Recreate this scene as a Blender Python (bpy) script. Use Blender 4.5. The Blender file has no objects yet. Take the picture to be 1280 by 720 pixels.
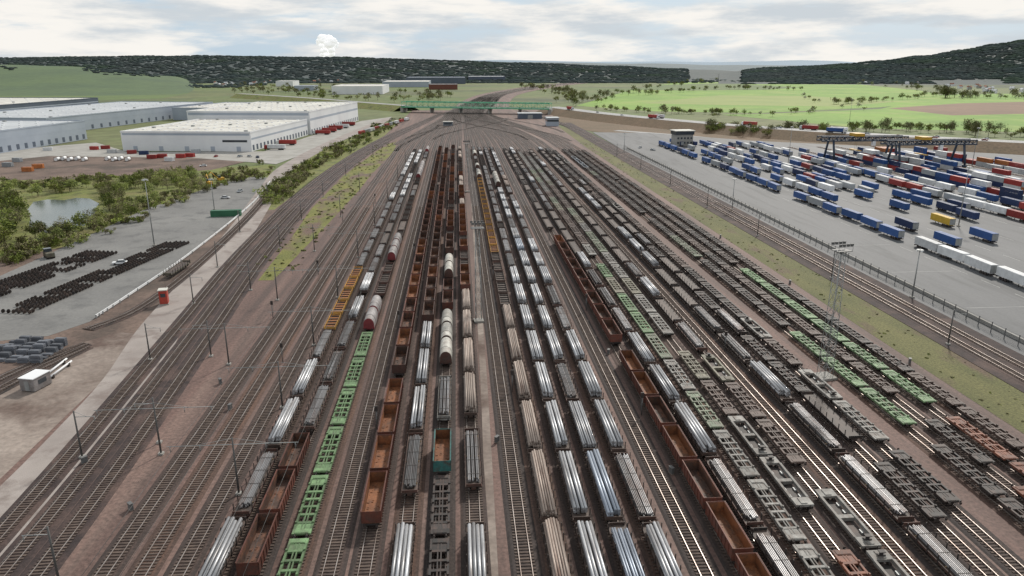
import bpy, math, random
from mathutils import Vector, noise
random.seed(11)
R=random.random; U=random.uniform
sc=bpy.context.scene; COL=sc.collection
H=62.0; F=914.0; YH=80.0
TH=math.atan((360-YH)/F); CT,ST=math.cos(TH),math.sin(TH)
PS=math.atan(70*CT/F); CP,SP=math.cos(PS),math.sin(PS)
def G(px,py,z=0.0):
    a=(px-640)/F; b=(360-py)/F
    dx=CP*a+SP*ST*b+SP*CT; dy=-SP*a+CP*ST*b+CP*CT; dz=CT*b-ST
    t=(z-H)/dz
    return (dx*t,dy*t)
def rowY(X,py):
    zc=F*H/(CT*(py-YH)); f=(zc-H*ST)/CT
    return (f-X*SP)/CP
def W(px,f):
    l=(px-640)/F*f*CT
    return (SP*f+CP*l, CP*f-SP*l)
ORD='first second third fourth fifth sixth seventh eighth ninth tenth eleventh twelfth thirteenth fourteenth fifteenth sixteenth seventeenth eighteenth nineteenth twentieth'.split()
TENS=['','','twenty','thirty','forty','fifty','sixty','seventy','eighty','ninety']
def ordw(i):
    n=i+1
    if n<=20: return ORD[n-1]
    t,u=divmod(n,10)
    if u==0: return TENS[t][:-1]+'ieth'
    return TENS[t]+'-'+ORD[u-1]
# ---------------------------------------------------------------- materials
def M(name,c1,c2=None,scale=.5,lo=.35,hi=.65,c3=None,s3=.05,lo3=.5,hi3=.65,stretch=(1,1,1),stretch3=None,rough=.85,metal=0.,spec=.3,rnd=0.,bump=0.,bs=None,fine=0.,fs=8.):
    m=bpy.data.materials.new(name); m.use_nodes=True
    nt=m.node_tree; N=nt.nodes; L=nt.links
    p=N['Principled BSDF']
    p.inputs['Roughness'].default_value=rough; p.inputs['Metallic'].default_value=metal
    p.inputs['Specular IOR Level'].default_value=spec
    tc=N.new('ShaderNodeTexCoord'); src=tc.outputs['Object']
    oi=None
    if rnd:
        oi=N.new('ShaderNodeObjectInfo')
        mu=N.new('ShaderNodeMath'); mu.operation='MULTIPLY'; mu.inputs[1].default_value=91
        L.new(oi.outputs['Random'],mu.inputs[0])
        ad=N.new('ShaderNodeVectorMath'); ad.operation='ADD'
        L.new(src,ad.inputs[0]); L.new(mu.outputs[0],ad.inputs[1]); src=ad.outputs[0]
    def nz(s,st,l,h,det=6):
        mp=N.new('ShaderNodeMapping'); mp.inputs['Scale'].default_value=st; L.new(src,mp.inputs[0])
        n=N.new('ShaderNodeTexNoise'); n.inputs['Scale'].default_value=s; n.inputs['Detail'].default_value=det
        n.inputs['Roughness'].default_value=.62
        L.new(mp.outputs[0],n.inputs['Vector'])
        r=N.new('ShaderNodeMapRange'); r.inputs[1].default_value=l; r.inputs[2].default_value=h
        L.new(n.outputs[0],r.inputs[0]); return r.outputs[0],n.outputs[0]
    def mix(f,a,b,mode='MIX'):
        x=N.new('ShaderNodeMixRGB'); x.blend_type=mode
        for k,v in ((0,f),(1,a),(2,b)):
            if isinstance(v,(tuple,list)): x.inputs[k].default_value=(*v,1)
            elif isinstance(v,(int,float)): x.inputs[k].default_value=v
            else: L.new(v,x.inputs[k])
        return x.outputs[0]
    if c2 is None: c2=tuple(c*.7 for c in c1)
    f1,raw=nz(scale,stretch,lo,hi)
    col=mix(f1,c1,c2)
    if c3:
        f3,_=nz(s3,stretch3 or stretch,lo3,hi3)
        col=mix(f3,col,c3)
    if fine:
        f4,_=nz(fs,(1,1,1),.3,.7,3)
        r=N.new('ShaderNodeMapRange'); r.inputs[3].default_value=1-fine; r.inputs[4].default_value=1+fine
        L.new(f4,r.inputs[0])
        cx=N.new('ShaderNodeCombineXYZ')
        for k in range(3): L.new(r.outputs[0],cx.inputs[k])
        col=mix(1.0,col,cx.outputs[0],'MULTIPLY')
    if rnd:
        r=N.new('ShaderNodeMapRange'); r.inputs[3].default_value=1-rnd; r.inputs[4].default_value=1+rnd
        L.new(oi.outputs['Random'],r.inputs[0])
        hs=N.new('ShaderNodeHueSaturation'); L.new(r.outputs[0],hs.inputs['Value']); L.new(col,hs.inputs['Color']); col=hs.outputs[0]
    L.new(col,p.inputs['Base Color'])
    if bump:
        b=N.new('ShaderNodeBump'); b.inputs['Strength'].default_value=bump; b.inputs['Distance'].default_value=.2
        _,h=nz(bs or scale*3,(1,1,1),0,1)
        L.new(h,b.inputs['Height']); L.new(b.outputs[0],p.inputs['Normal'])
    return m
m_base=M('countryside',(.095,.135,.042),(.135,.14,.065),.004,c3=(.05,.066,.04),s3=.0021,fine=.25,fs=.05)
m_yard=M('yard_gravel',(.150,.090,.075),(.078,.051,.044),.25,c3=(.19,.13,.108),s3=.4,lo3=.52,hi3=.76,stretch=(1,.05,1),stretch3=(.3,.012,1),fine=.35,fs=1.6,spec=.35,rough=.75,bump=.3,bs=2)
m_ballast=M('track_ballast',(.085,.056,.047),(.042,.031,.028),.6,c3=(.026,.022,.021),s3=.22,lo3=.47,hi3=.66,stretch=(1,.05,1),stretch3=(2.2,.05,1),fine=.4,fs=2.5,bump=.3,bs=3)
m_ballastm=M('main_ballast',(.055,.037,.034),(.031,.023,.023),.5,c3=(.085,.056,.048),s3=.1,fine=.3,fs=2.5,bump=.3,bs=3)
m_sleeper=M('sleeper_timber',(.13,.098,.08),(.062,.046,.041),.9)
m_rail=M('rail_steel',(.50,.45,.42),(.32,.26,.23),.2,rough=.40,metal=.8)
m_asph=M('asphalt',(.18,.177,.17),(.13,.128,.125),.03,c3=(.08,.08,.08),s3=.12,lo3=.52,hi3=.75,fine=.14,fs=1.2,rough=.75,spec=.4)
m_asph2=M('terminal_asphalt',(.112,.114,.119),(.078,.081,.086),.04,c3=(.046,.049,.052),s3=.2,lo3=.5,hi3=.72,stretch=(1,.12,1),fine=.12,fs=1.2,rough=.72,spec=.4)
m_conc=M('concrete',(.34,.33,.31),(.25,.24,.22),.1,fine=.12,rough=.85)
m_road=M('service_road',(.31,.275,.255),(.235,.205,.19),.08,c3=(.185,.152,.138),s3=.15,fine=.15,rough=.8)
m_hwy=M('highway',(.30,.30,.30),(.23,.23,.23),.05,rough=.7)
m_dirt=M('dirt',(.165,.117,.094),(.095,.067,.056),.06,c3=(.07,.054,.044),s3=.03,fine=.25,fs=1.0,bump=.2)
m_dirtp=M('pale_gravel',(.28,.235,.205),(.175,.14,.12),.07,c3=(.10,.068,.056),s3=.05,fine=.2,fs=1.)
m_grass=M('grass',(.135,.165,.038),(.165,.15,.058),.06,c3=(.08,.09,.03),s3=.15,fine=.35,fs=1.5)
m_dry=M('dry_grass',(.125,.12,.045),(.082,.086,.031),.12,c3=(.105,.072,.05),s3=.15,lo3=.52,hi3=.68,stretch=(1,.3,1),fine=.45,fs=2.2,bump=.6,bs=1.5)
m_weed=M('weeds',(.17,.165,.04),(.105,.115,.032),.15,c3=(.125,.084,.065),s3=.09,lo3=.49,hi3=.62,stretch=(1,.4,1),fine=.45,fs=2.2,bump=.6,bs=1.5)
m_bank=M('embankment_soil',(.14,.092,.056),(.10,.072,.04),.03,fine=.3,fs=.5)
m_fgreen=M('field_green',(.18,.30,.048),(.125,.22,.042),.006,c3=(.225,.29,.075),s3=.01,fine=.12,fs=.1)
m_fgreen2=M('field_dull_green',(.11,.155,.05),(.085,.12,.045),.006,fine=.15,fs=.1)
m_fdark=M('field_dark_green',(.065,.10,.052),(.085,.125,.055),.004,fine=.15,fs=.06)  # shadow lying on the far slope is painted into this darker green
m_fbrown=M('ploughed_field',(.20,.128,.085),(.155,.104,.07),.01,fine=.1,fs=.1)
m_fyel=M('pale_field',(.24,.28,.09),(.20,.25,.078),.01)
m_wood=M('woodland_ground',(.044,.060,.062),(.056,.069,.068),.01,c3=(.039,.055,.053),s3=.004,fine=.2,fs=.05)  # bluish cast is distance haze painted into the wood colour
m_woodl=M('wood_crowns',(.046,.062,.063),(.060,.070,.068),.006,c3=(.05,.07,.053),s3=.004,fine=.18,fs=.04,spec=.0,rough=1)  # crowns carry the same painted bluish distance haze
m_haze=M('hazy_wood',(.10,.13,.145),(.125,.155,.165),.003,fine=.15,fs=.02)  # distance haze painted into the colour, paler and bluer than the woods
m_bluehill=M('haze_tinted_hill',(.20,.27,.34),(.18,.245,.31),.0006)  # blue aerial haze painted into the far hills' base colour
m_water=M('pond_water',(.10,.115,.105),(.07,.09,.08),.05,rough=.16,spec=.35)
m_white=M('white_paint',(.78,.79,.8),(.68,.69,.7),.3,rough=.5,rnd=.06)
m_line=M('line_paint',(.5,.5,.48),(.3,.3,.29),.3)
m_clad=M('white_cladding',(.70,.71,.72),(.62,.63,.65),.05,rough=.5)
m_cladg=M('grey_cladding',(.36,.40,.46),(.31,.35,.41),.05,rough=.5)
m_cladd=M('dark_cladding',(.10,.12,.16),(.08,.1,.13),.05,rough=.5)
m_roof=M('roof_membrane',(.56,.55,.50),(.46,.45,.42),.03,c3=(.38,.36,.33),s3=.06,rough=.7,spec=.5,fine=.08,fs=.4)
m_roofg=M('grey_roof',(.42,.44,.46),(.33,.35,.37),.03,rough=.7,spec=.5,fine=.08,fs=.4)
m_tile=M('roof_tile',(.26,.10,.06),(.2,.09,.06),.3,rnd=.3)
m_glass=M('window_glass',(.03,.04,.05),(.05,.06,.07),.3,rough=.15,spec=.6)
m_dark=M('dark_steel',(.03,.028,.028),(.052,.04,.036),.8,rough=.6)
m_galv=M('galvanised_steel',(.33,.34,.34),(.24,.25,.25),.6,rough=.5,metal=.3)
m_dgalv=M('weathered_steel',(.15,.15,.15),(.10,.10,.10),.6,rough=.6,metal=.2)
m_mast=M('mast_steel',(.12,.12,.12),(.08,.075,.07),.6,rough=.6,metal=.2)
m_gbridge=M('green_girder',(.13,.42,.25),(.10,.33,.20),.1,rough=.5)
m_crane=M('crane_blue',(.045,.06,.09),(.035,.048,.07),.2,rough=.5)
m_bark=M('bark',(.09,.07,.05),(.05,.04,.03),.6)
m_lf=[M('leaf_light',(.225,.26,.058),(.16,.195,.045),.4,rnd=.3),M('leaf_dark',(.095,.12,.036),(.065,.085,.028),.4,rnd=.3),
      M('leaf_olive',(.20,.18,.09),(.135,.125,.06),.4,rnd=.3),M('leaf_blossom',(.55,.54,.48),(.35,.36,.26),.4,rnd=.1)]
def wag(n,c,dirt=(.068,.048,.04),amt=.54,**k):
    return M('wagon_'+n,c,tuple(x*.62 for x in c),.6,c3=dirt,s3=1.1,lo3=amt-.1,hi3=amt+.14,stretch3=(1,.35,1),rough=.62,rnd=.28,fine=.2,fs=5,**k)
WC=dict(rust=wag('rust',(.15,.052,.036),(.085,.047,.038)),dkrust=wag('dark_rust',(.10,.05,.04)),orange=wag('orange',(.36,.14,.042),(.15,.056,.03),.6),
  inner=wag('inner',(.25,.102,.046),(.10,.053,.034),.54),innerd=wag('inner_dark',(.078,.048,.038),(.16,.07,.04),.56),
  teal=wag('teal',(.05,.17,.16)),green=wag('green',(.15,.25,.12),(.08,.09,.058),.58),palegreen=wag('pale_green',(.17,.215,.145),(.115,.10,.08),.5),dark=wag('dark',(.038,.034,.033),(.074,.048,.04)),
  grey=wag('grey',(.24,.235,.22),(.11,.09,.078),.52),olive=wag('olive',(.20,.19,.14),(.10,.082,.064),.52),bluegrey=wag('blue_grey',(.20,.23,.27),(.10,.095,.09),.54),
  brown=wag('brown',(.09,.06,.05)),orbrown=wag('orange_brown',(.21,.08,.047),(.085,.05,.042),.55),yellow=wag('yellow',(.47,.26,.06),(.18,.105,.058),.6),
  white=wag('white',(.44,.43,.39),(.24,.21,.185),.54),redend=wag('red',(.23,.043,.048),(.115,.047,.042),.62),hoodgrey=wag('hood_grey',(.32,.30,.30),(.185,.16,.15),.54))
m_deck=wag('deck',(.07,.053,.045),(.108,.078,.065))
m_steel=[M('bright_steel',(.46,.465,.48),(.27,.275,.29),.5,c3=(.16,.14,.13),s3=.8,lo3=.5,hi3=.74,stretch=(1,.12,1),metal=.55,rough=.45,rnd=.32,fine=.14,fs=4),
         M('blue_steel',(.32,.355,.41),(.22,.245,.29),.5,stretch=(1,.15,1),metal=.55,rough=.45,rnd=.28,fine=.12,fs=4),
         M('beige_steel',(.33,.275,.24),(.22,.175,.15),.6,c3=(.14,.092,.074),s3=.5,stretch=(1,.15,1),metal=.25,rough=.55,rnd=.3,fine=.12,fs=4),
         M('mill_steel',(.26,.26,.268),(.165,.162,.165),.5,c3=(.115,.082,.072),s3=.6,lo3=.48,hi3=.7,stretch=(1,.15,1),metal=.5,rough=.48,rnd=.38,fine=.12,fs=4)]
m_timber=M('timber_bearer',(.27,.19,.11),(.18,.125,.07),1.)
# ---------------------------------------------------------------- mesh builder
class MB:
    def __init__(s): s.v=[];s.f=[];s.m=[];s.s=[]
    def box(s,x0,x1,y0,y1,z0,z1,m=0,bot=True):
        b=len(s.v)
        s.v+=[(x0,y0,z0),(x1,y0,z0),(x1,y1,z0),(x0,y1,z0),(x0,y0,z1),(x1,y0,z1),(x1,y1,z1),(x0,y1,z1)]
        fs=[(4,5,6,7),(0,1,5,4),(1,2,6,5),(2,3,7,6),(3,0,4,7)]
        if bot: fs.append((3,2,1,0))
        for f in fs: s.f.append(tuple(b+i for i in f)); s.m.append(m); s.s.append(False)
        return s
    def face(s,pts,m=0,sm=False):
        b=len(s.v); s.v+=[tuple(p) for p in pts]; s.f.append(tuple(range(b,b+len(pts)))); s.m.append(m); s.s.append(sm)
    def cyl(s,p0,p1,r0,r1=None,n=8,m=0,caps=True):
        if r1 is None: r1=r0
        p0=Vector(p0);p1=Vector(p1); d=(p1-p0)
        if d.length<1e-6: return s
        d.normalize(); a=d.orthogonal().normalized(); c=d.cross(a); b=len(s.v)
        for p,r in ((p0,r0),(p1,r1)):
            for i in range(n):
                t=2*math.pi*i/n; s.v.append(tuple(p+a*math.cos(t)*r+c*math.sin(t)*r))
        for i in range(n):
            j=(i+1)%n; s.f.append((b+i,b+j,b+n+j,b+n+i)); s.m.append(m); s.s.append(True)
        if caps:
            s.f.append(tuple(b+i for i in reversed(range(n)))); s.m.append(m); s.s.append(False)
            s.f.append(tuple(b+n+i for i in range(n))); s.m.append(m); s.s.append(False)
        return s
    def bar(s,p0,p1,w,m=0): return s.cyl(p0,p1,w*.7,w*.7,4,m)
    def add(s,o,off=(0,0,0),mm=0):
        b=len(s.v); s.v+=[(x+off[0],y+off[1],z+off[2]) for x,y,z in o.v]
        s.f+=[tuple(b+i for i in f) for f in o.f]; s.m+=[mm+i for i in o.m]; s.s+=o.s
    def mesh(s,name,mats):
        me=bpy.data.meshes.new(name); me.from_pydata(s.v,[],s.f)
        for m in mats: me.materials.append(m)
        me.polygons.foreach_set('material_index',s.m); me.polygons.foreach_set('use_smooth',s.s); me.update(); return me
def ob(name,me,parent=None,loc=(0,0,0),rz=0,label=None,cat=None,group=None,kind=None):
    o=bpy.data.objects.new(name,me); COL.objects.link(o); o.location=loc
    if rz: o.rotation_euler=(0,0,rz)
    if parent: o.parent=parent
    if me is None: o.empty_display_size=.3
    if label: o['label']=label
    if cat: o['category']=cat
    if group: o['group']=group
    if kind: o['kind']=kind
    return o
def struct(name,mb,mats): return ob(name,mb.mesh(name,mats),kind='structure')
def patch(name,pts,z,mat):
    mb=MB(); P=[(x,y,z) for x,y in pts]
    a=sum(P[i][0]*P[(i+1)%len(P)][1]-P[(i+1)%len(P)][0]*P[i][1] for i in range(len(P)))
    if a<0: P.reverse()
    mb.face(P); return struct(name,mb,[mat])
def ppatch(name,pts,z,mat): return patch(name,[G(*p) for p in pts],z,mat)
def smooth(pts,n=8):
    out=[]; P=[Vector((*p,0)) if len(p)==2 else Vector(p) for p in pts]
    for i in range(len(P)-1):
        a=P[max(i-1,0)];b=P[i];c=P[i+1];d=P[min(i+2,len(P)-1)]
        for k in range(n):
            t=k/n
            out.append(.5*((2*b)+(c-a)*t+(2*a-5*b+4*c-d)*t*t+(3*b-a-3*c+d)*t**3))
    out.append(P[-1]); return out
def offs(path):
    out=[]
    for i,p in enumerate(path):
        d=(path[min(i+1,len(path)-1)]-path[max(i-1,0)]); d.z=0; d.normalize(); out.append(Vector((d.y,-d.x,0)))
    return out
def ribbon(mb,path,prof,m=0):
    nn=offs(path); b=len(mb.v); k=len(prof)
    for p,n in zip(path,nn):
        for l,z in prof: mb.v.append((p.x+n.x*l,p.y+n.y*l,p.z+z))
    for i in range(len(path)-1):
        for j in range(k-1):
            mb.f.append((b+i*k+j,b+i*k+j+1,b+(i+1)*k+j+1,b+(i+1)*k+j)); mb.m.append(m[j] if isinstance(m,list) else m); mb.s.append(False)
class Kind:
    def __init__(s): s.parts=[]; s.single=None
    def part(s,name,mb,mats,locs=((0,0,0),),sub=()): s.parts.append((name,mb,mats,locs,mb.mesh(name,mats),sub)); return s
    def done(s):
        a=MB(); mats=[]
        for n,mb,mt,locs,me,sub in s.parts:
            b=len(mats); mats+=mt
            for l in locs: a.add(mb,l,b)
        s.mb=a; s.mats=mats; s.single=a.mesh('whole',mats); return s
    def place(s,name,loc,rz,label,cat,group,full,skip=(),scale=None):
        if not full: r=ob(name,s.single,None,loc,rz,label,cat,group)
        else:
            r=ob(name,None,None,loc,rz,label,cat,group)
            for n,mb,mt,locs,me,sub in s.parts:
                if n in skip: continue
                for l in locs: ob(n,me,r,l)
        if scale: r.scale=scale
        return r
FAR={}
def tofar(n,mb,mats,loc,rz,scl):
    a,ms=FAR.setdefault(n,(MB(),[]))
    m2=[]
    for m in mats:
        if m not in ms: ms.append(m)
        m2.append(ms.index(m))
    c_,s_=math.cos(rz),math.sin(rz); b=len(a.v); x0,y0,z0=loc; sx,sy,sz=scl
    a.v+=[(x*sx*c_-y*sy*s_+x0,x*sx*s_+y*sy*c_+y0,z*sz+z0) for x,y,z in mb.v]
    a.f+=[tuple(b+i for i in f_) for f_ in mb.f]; a.m+=[m2[i] for i in mb.m]; a.s+=mb.s
# ---------------------------------------------------------------- camera, sun, sky
cam=bpy.data.cameras.new('camera'); co=bpy.data.objects.new('camera',cam); COL.objects.link(co)
co.location=(0,0,H); co.rotation_euler=(math.pi/2-TH,0,-PS); cam.sensor_width=36; cam.lens=F/1280*36; cam.clip_end=80000; cam.clip_start=.5
sc.camera=co
SEL,SAZ=math.radians(40),math.radians(30)
sl=bpy.data.lights.new('sun','SUN'); sl.energy=3.5; sl.angle=math.radians(5); sl.color=(1,.94,.85)
so=bpy.data.objects.new('sun',sl); COL.objects.link(so)
dv=Vector((math.sin(SAZ)*math.cos(SEL),math.cos(SAZ)*math.cos(SEL),math.sin(SEL)))
so.rotation_euler=dv.to_track_quat('Z','Y').to_euler(); so.location=(0,0,300)
w=bpy.data.worlds.new('World'); sc.world=w; w.use_nodes=True
nt=w.node_tree; N=nt.nodes; L=nt.links; bg=N['Background']; bg.inputs[1].default_value=.1
sk=N.new('ShaderNodeTexSky'); sk.sky_type='NISHITA'; sk.sun_disc=False; sk.sun_elevation=SEL; sk.sun_rotation=SAZ; sk.dust_density=2.; sk.air_density=1.
tc=N.new('ShaderNodeTexCoord')
def wn(scale,st,lo,hi,off=(0,0,0),ro=.56):
    mp=N.new('ShaderNodeMapping'); mp.inputs['Scale'].default_value=st; mp.inputs['Location'].default_value=off; L.new(tc.outputs['Generated'],mp.inputs[0])
    n=N.new('ShaderNodeTexNoise'); n.inputs['Scale'].default_value=scale; n.inputs['Detail'].default_value=8; n.inputs['Roughness'].default_value=ro; L.new(mp.outputs[0],n.inputs['Vector'])
    r=N.new('ShaderNodeMapRange'); r.interpolation_type='SMOOTHSTEP'; r.inputs[1].default_value=lo; r.inputs[2].default_value=hi; L.new(n.outputs[0],r.inputs[0]); return r.outputs[0]
def wm(f,a,b):
    x=N.new('ShaderNodeMixRGB')
    for k,v in ((0,f),(1,a),(2,b)):
        if isinstance(v,tuple): x.inputs[k].default_value=(*v,1)
        elif isinstance(v,float): x.inputs[k].default_value=v
        else: L.new(v,x.inputs[k])
    return x.outputs[0]
cl=wm(wn(6.5,(1,1,5.5),.36,.60,(3,1,0),.58),(6.1,6.6,7.0),(9.5,9.2,8.7))
blue=wm(.85,sk.outputs[0],(5.5,6.9,8.2))
col=wm(wn(5.0,(1,1,6),.36,.52,(7,2,.3),.58),blue,cl)
L.new(col,bg.inputs[0])
sc.view_settings.view_transform='Standard'; sc.view_settings.look='None'; sc.view_settings.exposure=0
# ---------------------------------------------------------------- ground
patch('ground',[(-40000,-3000),(40000,-3000),(40000,60000),(-40000,60000)],-.3,m_base)
patch('yard_ground',[(-70,20),(-76,230),(-82,330),(-80,470),(-66,680),(-62,1060),(140,1060),(108,860),(101,560),(99,20)],0,m_yard)
patch('dirt_ground',[(-170,30),(-170,215),(-100,330),(-76,330),(-70,215),(-64,30)],-.06,m_dirt)
ppatch('gravel_lot',[(-120,560),(0,490),(95,430),(150,415),(190,420),(175,455),(110,520),(40,590),(-120,700)],-.03,m_dirtp)
ppatch('apron',[(-90,452),(0,426),(60,420),(112,402),(150,376),(240,313),(318,252),(340,222),(300,221),(180,262),(60,318),(-90,385)],-.02,m_asph)
patch('weed_strip',[(-60.5,215),(-62.5,270),(-66,330),(-66.5,430),(-60,560),(-52,640),(-47,560),(-51,430),(-51,380),(-53,300),(-56,215)],.03,m_weed)
patch('grass_strip',[(97.5,20),(99.5,560),(104,760),(111,760),(109.8,560),(110.2,20)],.02,m_dry)
patch('main_line_bed',[(110.4,20),(110,560),(112,820),(125,820),(124.5,560),(124.5,20)],.01,m_ballastm)
patch('terminal_yard',[(124.6,20),(124.6,560),(128,700),(180,690),(250,610),(470,470),(470,20)],-.03,m_asph2)
ppatch('pond_bank',[(-80,215),(0,212),(90,220),(260,210),(335,206),(345,218),(300,223),(180,262),(60,320),(0,340),(-80,360)],-.12,m_grass)
ppatch('pond',[(34,262),(42,252),(60,249),(80,250),(95,247),(112,248),(124,254),(118,262),(124,270),(104,282),(84,285),(66,291),(45,290),(36,282),(38,272)],-.08,m_water)
ppatch('dirt_yard',[(-60,206),(60,194),(240,196),(315,200),(265,212),(90,224),(-60,226)],-.1,m_dirt)
ppatch('loading_yard',[(-60,196),(0,188),(120,178),(160,190),(330,189),(400,166),(452,151),(490,146),(475,158),(345,205),(240,197),(60,195),(-60,207)],-.08,m_conc)
ppatch('green_bank',[(330,222),(360,206),(430,176),(492,150),(515,146),(500,160),(440,192),(385,228),(345,262),(325,262)],-.04,m_grass)
ppatch('green_field',[(720,132),(790,112),(870,99),(960,97),(1060,104),(1150,113),(1200,124),(1100,134),(950,141),(820,139)],-.2,m_fgreen)
ppatch('pale_field',[(800,129),(900,119),(1010,120),(1120,127),(1050,133),(900,131)],-.16,m_fyel)
ppatch('green_field',[(900,143),(960,142),(1100,136),(1180,118),(1330,116),(1330,166),(1080,160)],-.21,m_fgreen)
ppatch('ploughed_field',[(1110,135),(1200,129),(1330,126),(1330,141),(1190,144)],-.18,m_fbrown)
ppatch('dull_field',[(790,112),(830,106),(900,104),(1000,109),(960,112),(860,113)],-.15,m_fgreen2)
ppatch('far_field',[(850,95),(900,90),(980,89),(1010,94),(930,97)],-.2,m_fgreen)
ppatch('left_field',[(-100,124),(0,119),(150,112),(240,116),(200,123),(60,127),(-100,140)],-.2,m_fgreen2)
ppatch('soil_strip',[(690,141),(760,149),(900,163),(1060,178),(1300,192),(1300,204),(1040,188),(860,174),(740,164),(690,154)],-.14,m_bank)
ppatch('verge',[(880,177),(1040,189),(1300,204),(1300,214),(1040,196),(890,183)],-.16,m_grass)
mb=MB(); ribbon(mb,smooth([(38,1055),(45,1250),(90,1600),(180,1950),(315,2350),(530,2800),(860,3300)],6),[(-42,-.05),(42,-.05)]); struct('railway_bed',mb,[m_yard])
def road(name,pts,hw,z,mat,pix=True,zc=0):
    mb=MB(); path=smooth([(*G(*p,zc),zc) for p in pts] if pix else pts,8); ribbon(mb,path,[(-hw,z),(hw,z)]); return struct(name,mb,[mat]),path
road('service_road',[(-60,705),(40,612),(110,536),(165,470),(205,405),(255,345),(302,288),(336,238),(362,207),(420,176),(486,148)],5.4,.02,m_road)
road('terminal_road',[(770,163),(860,170),(980,182),(1100,193),(1300,206)],5,-.05,m_hwy)
road('yard_path',[(618,760),(606,500),(600,400),(594,300),(588,215)],.7,.07,m_dirtp)
HW=[(690,133.5),(760,142),(860,151.5),(960,159.5),(1060,166),(1170,172),(1330,180)]
hp=smooth([(*G(px,py,7),7) for px,py in HW],8)
mb=MB(); ribbon(mb,hp,[(-26,-7.25),(-10,0),(-9.9,.05),(9.9,.05),(10,0),(26,-7.25)],[0,1,1,1,0]); struct('highway_embankment',mb,[m_bank,m_hwy])
HL=[(508,132),(450,127.5),(380,122),(300,117)]
hpl=smooth([(*G(px,py,7),7) for px,py in HL],8)
mb=MB(); ribbon(mb,hpl,[(-22,-7.25),(-7,0),(7,0),(22,-7.25)],[0,1,0]); struct('highway_embankment',mb,[m_grass,m_hwy])
for off in (-4.7,0,4.7):
    mb=MB(); ribbon(mb,hp,[(off-.15,.1),(off+.15,.1)]); struct('lane_marking',mb,[m_line])
# ---------------------------------------------------------------- tracks
RT=.36
def trackmesh(path,sl_to=None,bal=m_ballast,sp=.65,bw=1.7):
    mb=MB(); ribbon(mb,path,[(-bw-.35,.0),(-bw,.10),(bw,.10),(bw+.35,.0)],0)
    for s in (-.7525,.7525):
        ribbon(mb,path,[(s-.045,.2),(s-.045,RT),(s+.045,RT),(s+.045,.2)],2)
    acc=0; nxt=0
    for i in range(len(path)-1):
        a,b=path[i],path[i+1]; l=(b-a).length; d=(b-a).normalized(); n=Vector((d.y,-d.x,0))
        while nxt<acc+l:
            p=a+d*(nxt-acc)
            if sl_to is None or p.y<sl_to:
                c=[p+n*x+d*y for x,y in ((-1.25,-.13),(1.25,-.13),(1.25,.13),(-1.25,.13))]
                k=len(mb.v); mb.v+=[(q.x,q.y,p.z+.2) for q in c]+[(q.x,q.y,p.z+.08) for q in c]
                mb.f+=[(k,k+1,k+2,k+3),(k+4,k+5,k+1,k),(k+6,k+7,k+3,k+2)]; mb.m+=[1]*3; mb.s+=[False]*3
            nxt+=sp
        acc+=l
    return mb.mesh('railway_track',[bal,m_sleeper,m_rail])
ROWX=[-31.5,-27,-22.2,-13,-8.2,-3.5,1.3,11.6,16.1,20.6,25.2,35,39.6,44.1,48.6,53.1,61,66,70.5,78.5,83,87.5,92]
EMPT=[-17.5,7.6,30.2,57,-36.4,-41.2,-46]
SY=570
straights=[trackmesh([Vector((0,30,0)),Vector((0,SY,0))],330)]
allx=sorted(ROWX+EMPT)
m_b2=M('track_ballast_rusty',(.125,.072,.053),(.062,.04,.033),.6,c3=(.033,.026,.024),s3=.22,lo3=.48,hi3=.68,stretch=(1,.05,1),stretch3=(2.2,.05,1),fine=.4,fs=2.5,bump=.3,bs=3)
m_b3=M('track_ballast_dark',(.054,.041,.037),(.032,.026,.025),.6,c3=(.085,.063,.052),s3=.2,lo3=.52,hi3=.72,stretch=(1,.05,1),fine=.4,fs=2.5,bump=.3,bs=3)
for mt in (m_b2,m_b3): straights.append(trackmesh([Vector((0,30,0)),Vector((0,SY,0))],330,mt))
for i,x in enumerate(allx):
    ob('railway_track',straights[(0,1,2,0,2,1,0)[i%7] if x>-34 else (0,1,0)[i%3]],None,(x,0,0),kind='structure')
def throat(x):
    e=16+(x-25)*.42
    pts=[(x,SY)]
    for k in range(1,9):
        t=k/8; s=t*t*(3-2*t); pts.append((x+(e-x)*s,SY+t*430))
    c=(x-25)*.28
    pts+=[(40+c*1.3,1250),(85+c,1600),(175+c,1950),(310+c*.9,2350),(520+c*.8,2800)]
    return smooth(pts,3)
for x in allx: ob('railway_track',trackmesh(throat(x),-1),kind='structure')
for a,b in (((-50,600),(30,960)),((95,620),(10,950)),((-20,640),(60,900)),((60,630),(-5,900)),((100,700),(40,980)),((-46,555),(-20,800))):
    P=[(a[0]+(b[0]-a[0])*(t*t*(3-2*t)),a[1]+(b[1]-a[1])*t) for t in [i/8 for i in range(9)]]
    ob('railway_track',trackmesh(smooth(P,2),-1),kind='structure')
MAINP=[]
for o_ in (0,4.6,9.4):
    P=[(-53.5-o_*.95,40),(-55-o_,100),(-60-o_,170),(-66-o_,250),(-69.5-o_,350),(-69-o_,450),(-63-o_,570),(-52-o_,690),(-36-o_*.8,820),(-18-o_*.6,980)]
    MAINP.append(smooth(P,8))
    ob('railway_track',trackmesh(MAINP[-1],330,m_ballastm,bw=1.9),kind='structure')
for x in (115,119.6): ob('railway_track',trackmesh(smooth([(x,20),(x,560),(x-1,760),(x-20,960),(x-25,1050)],10),330,m_ballastm,bw=1.9),kind='structure')
for o_ in (0,13):
    P=[G(-60,505+o_),G(0,474+o_),G(50,452+o_*.7),G(108,430+o_*.3)]
    ob('railway_track',trackmesh(smooth(P,6),None),kind='structure')
P=[G(110,412),G(170,388),G(230,345),G(285,296),G(322,258),G(345,228)]
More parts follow.
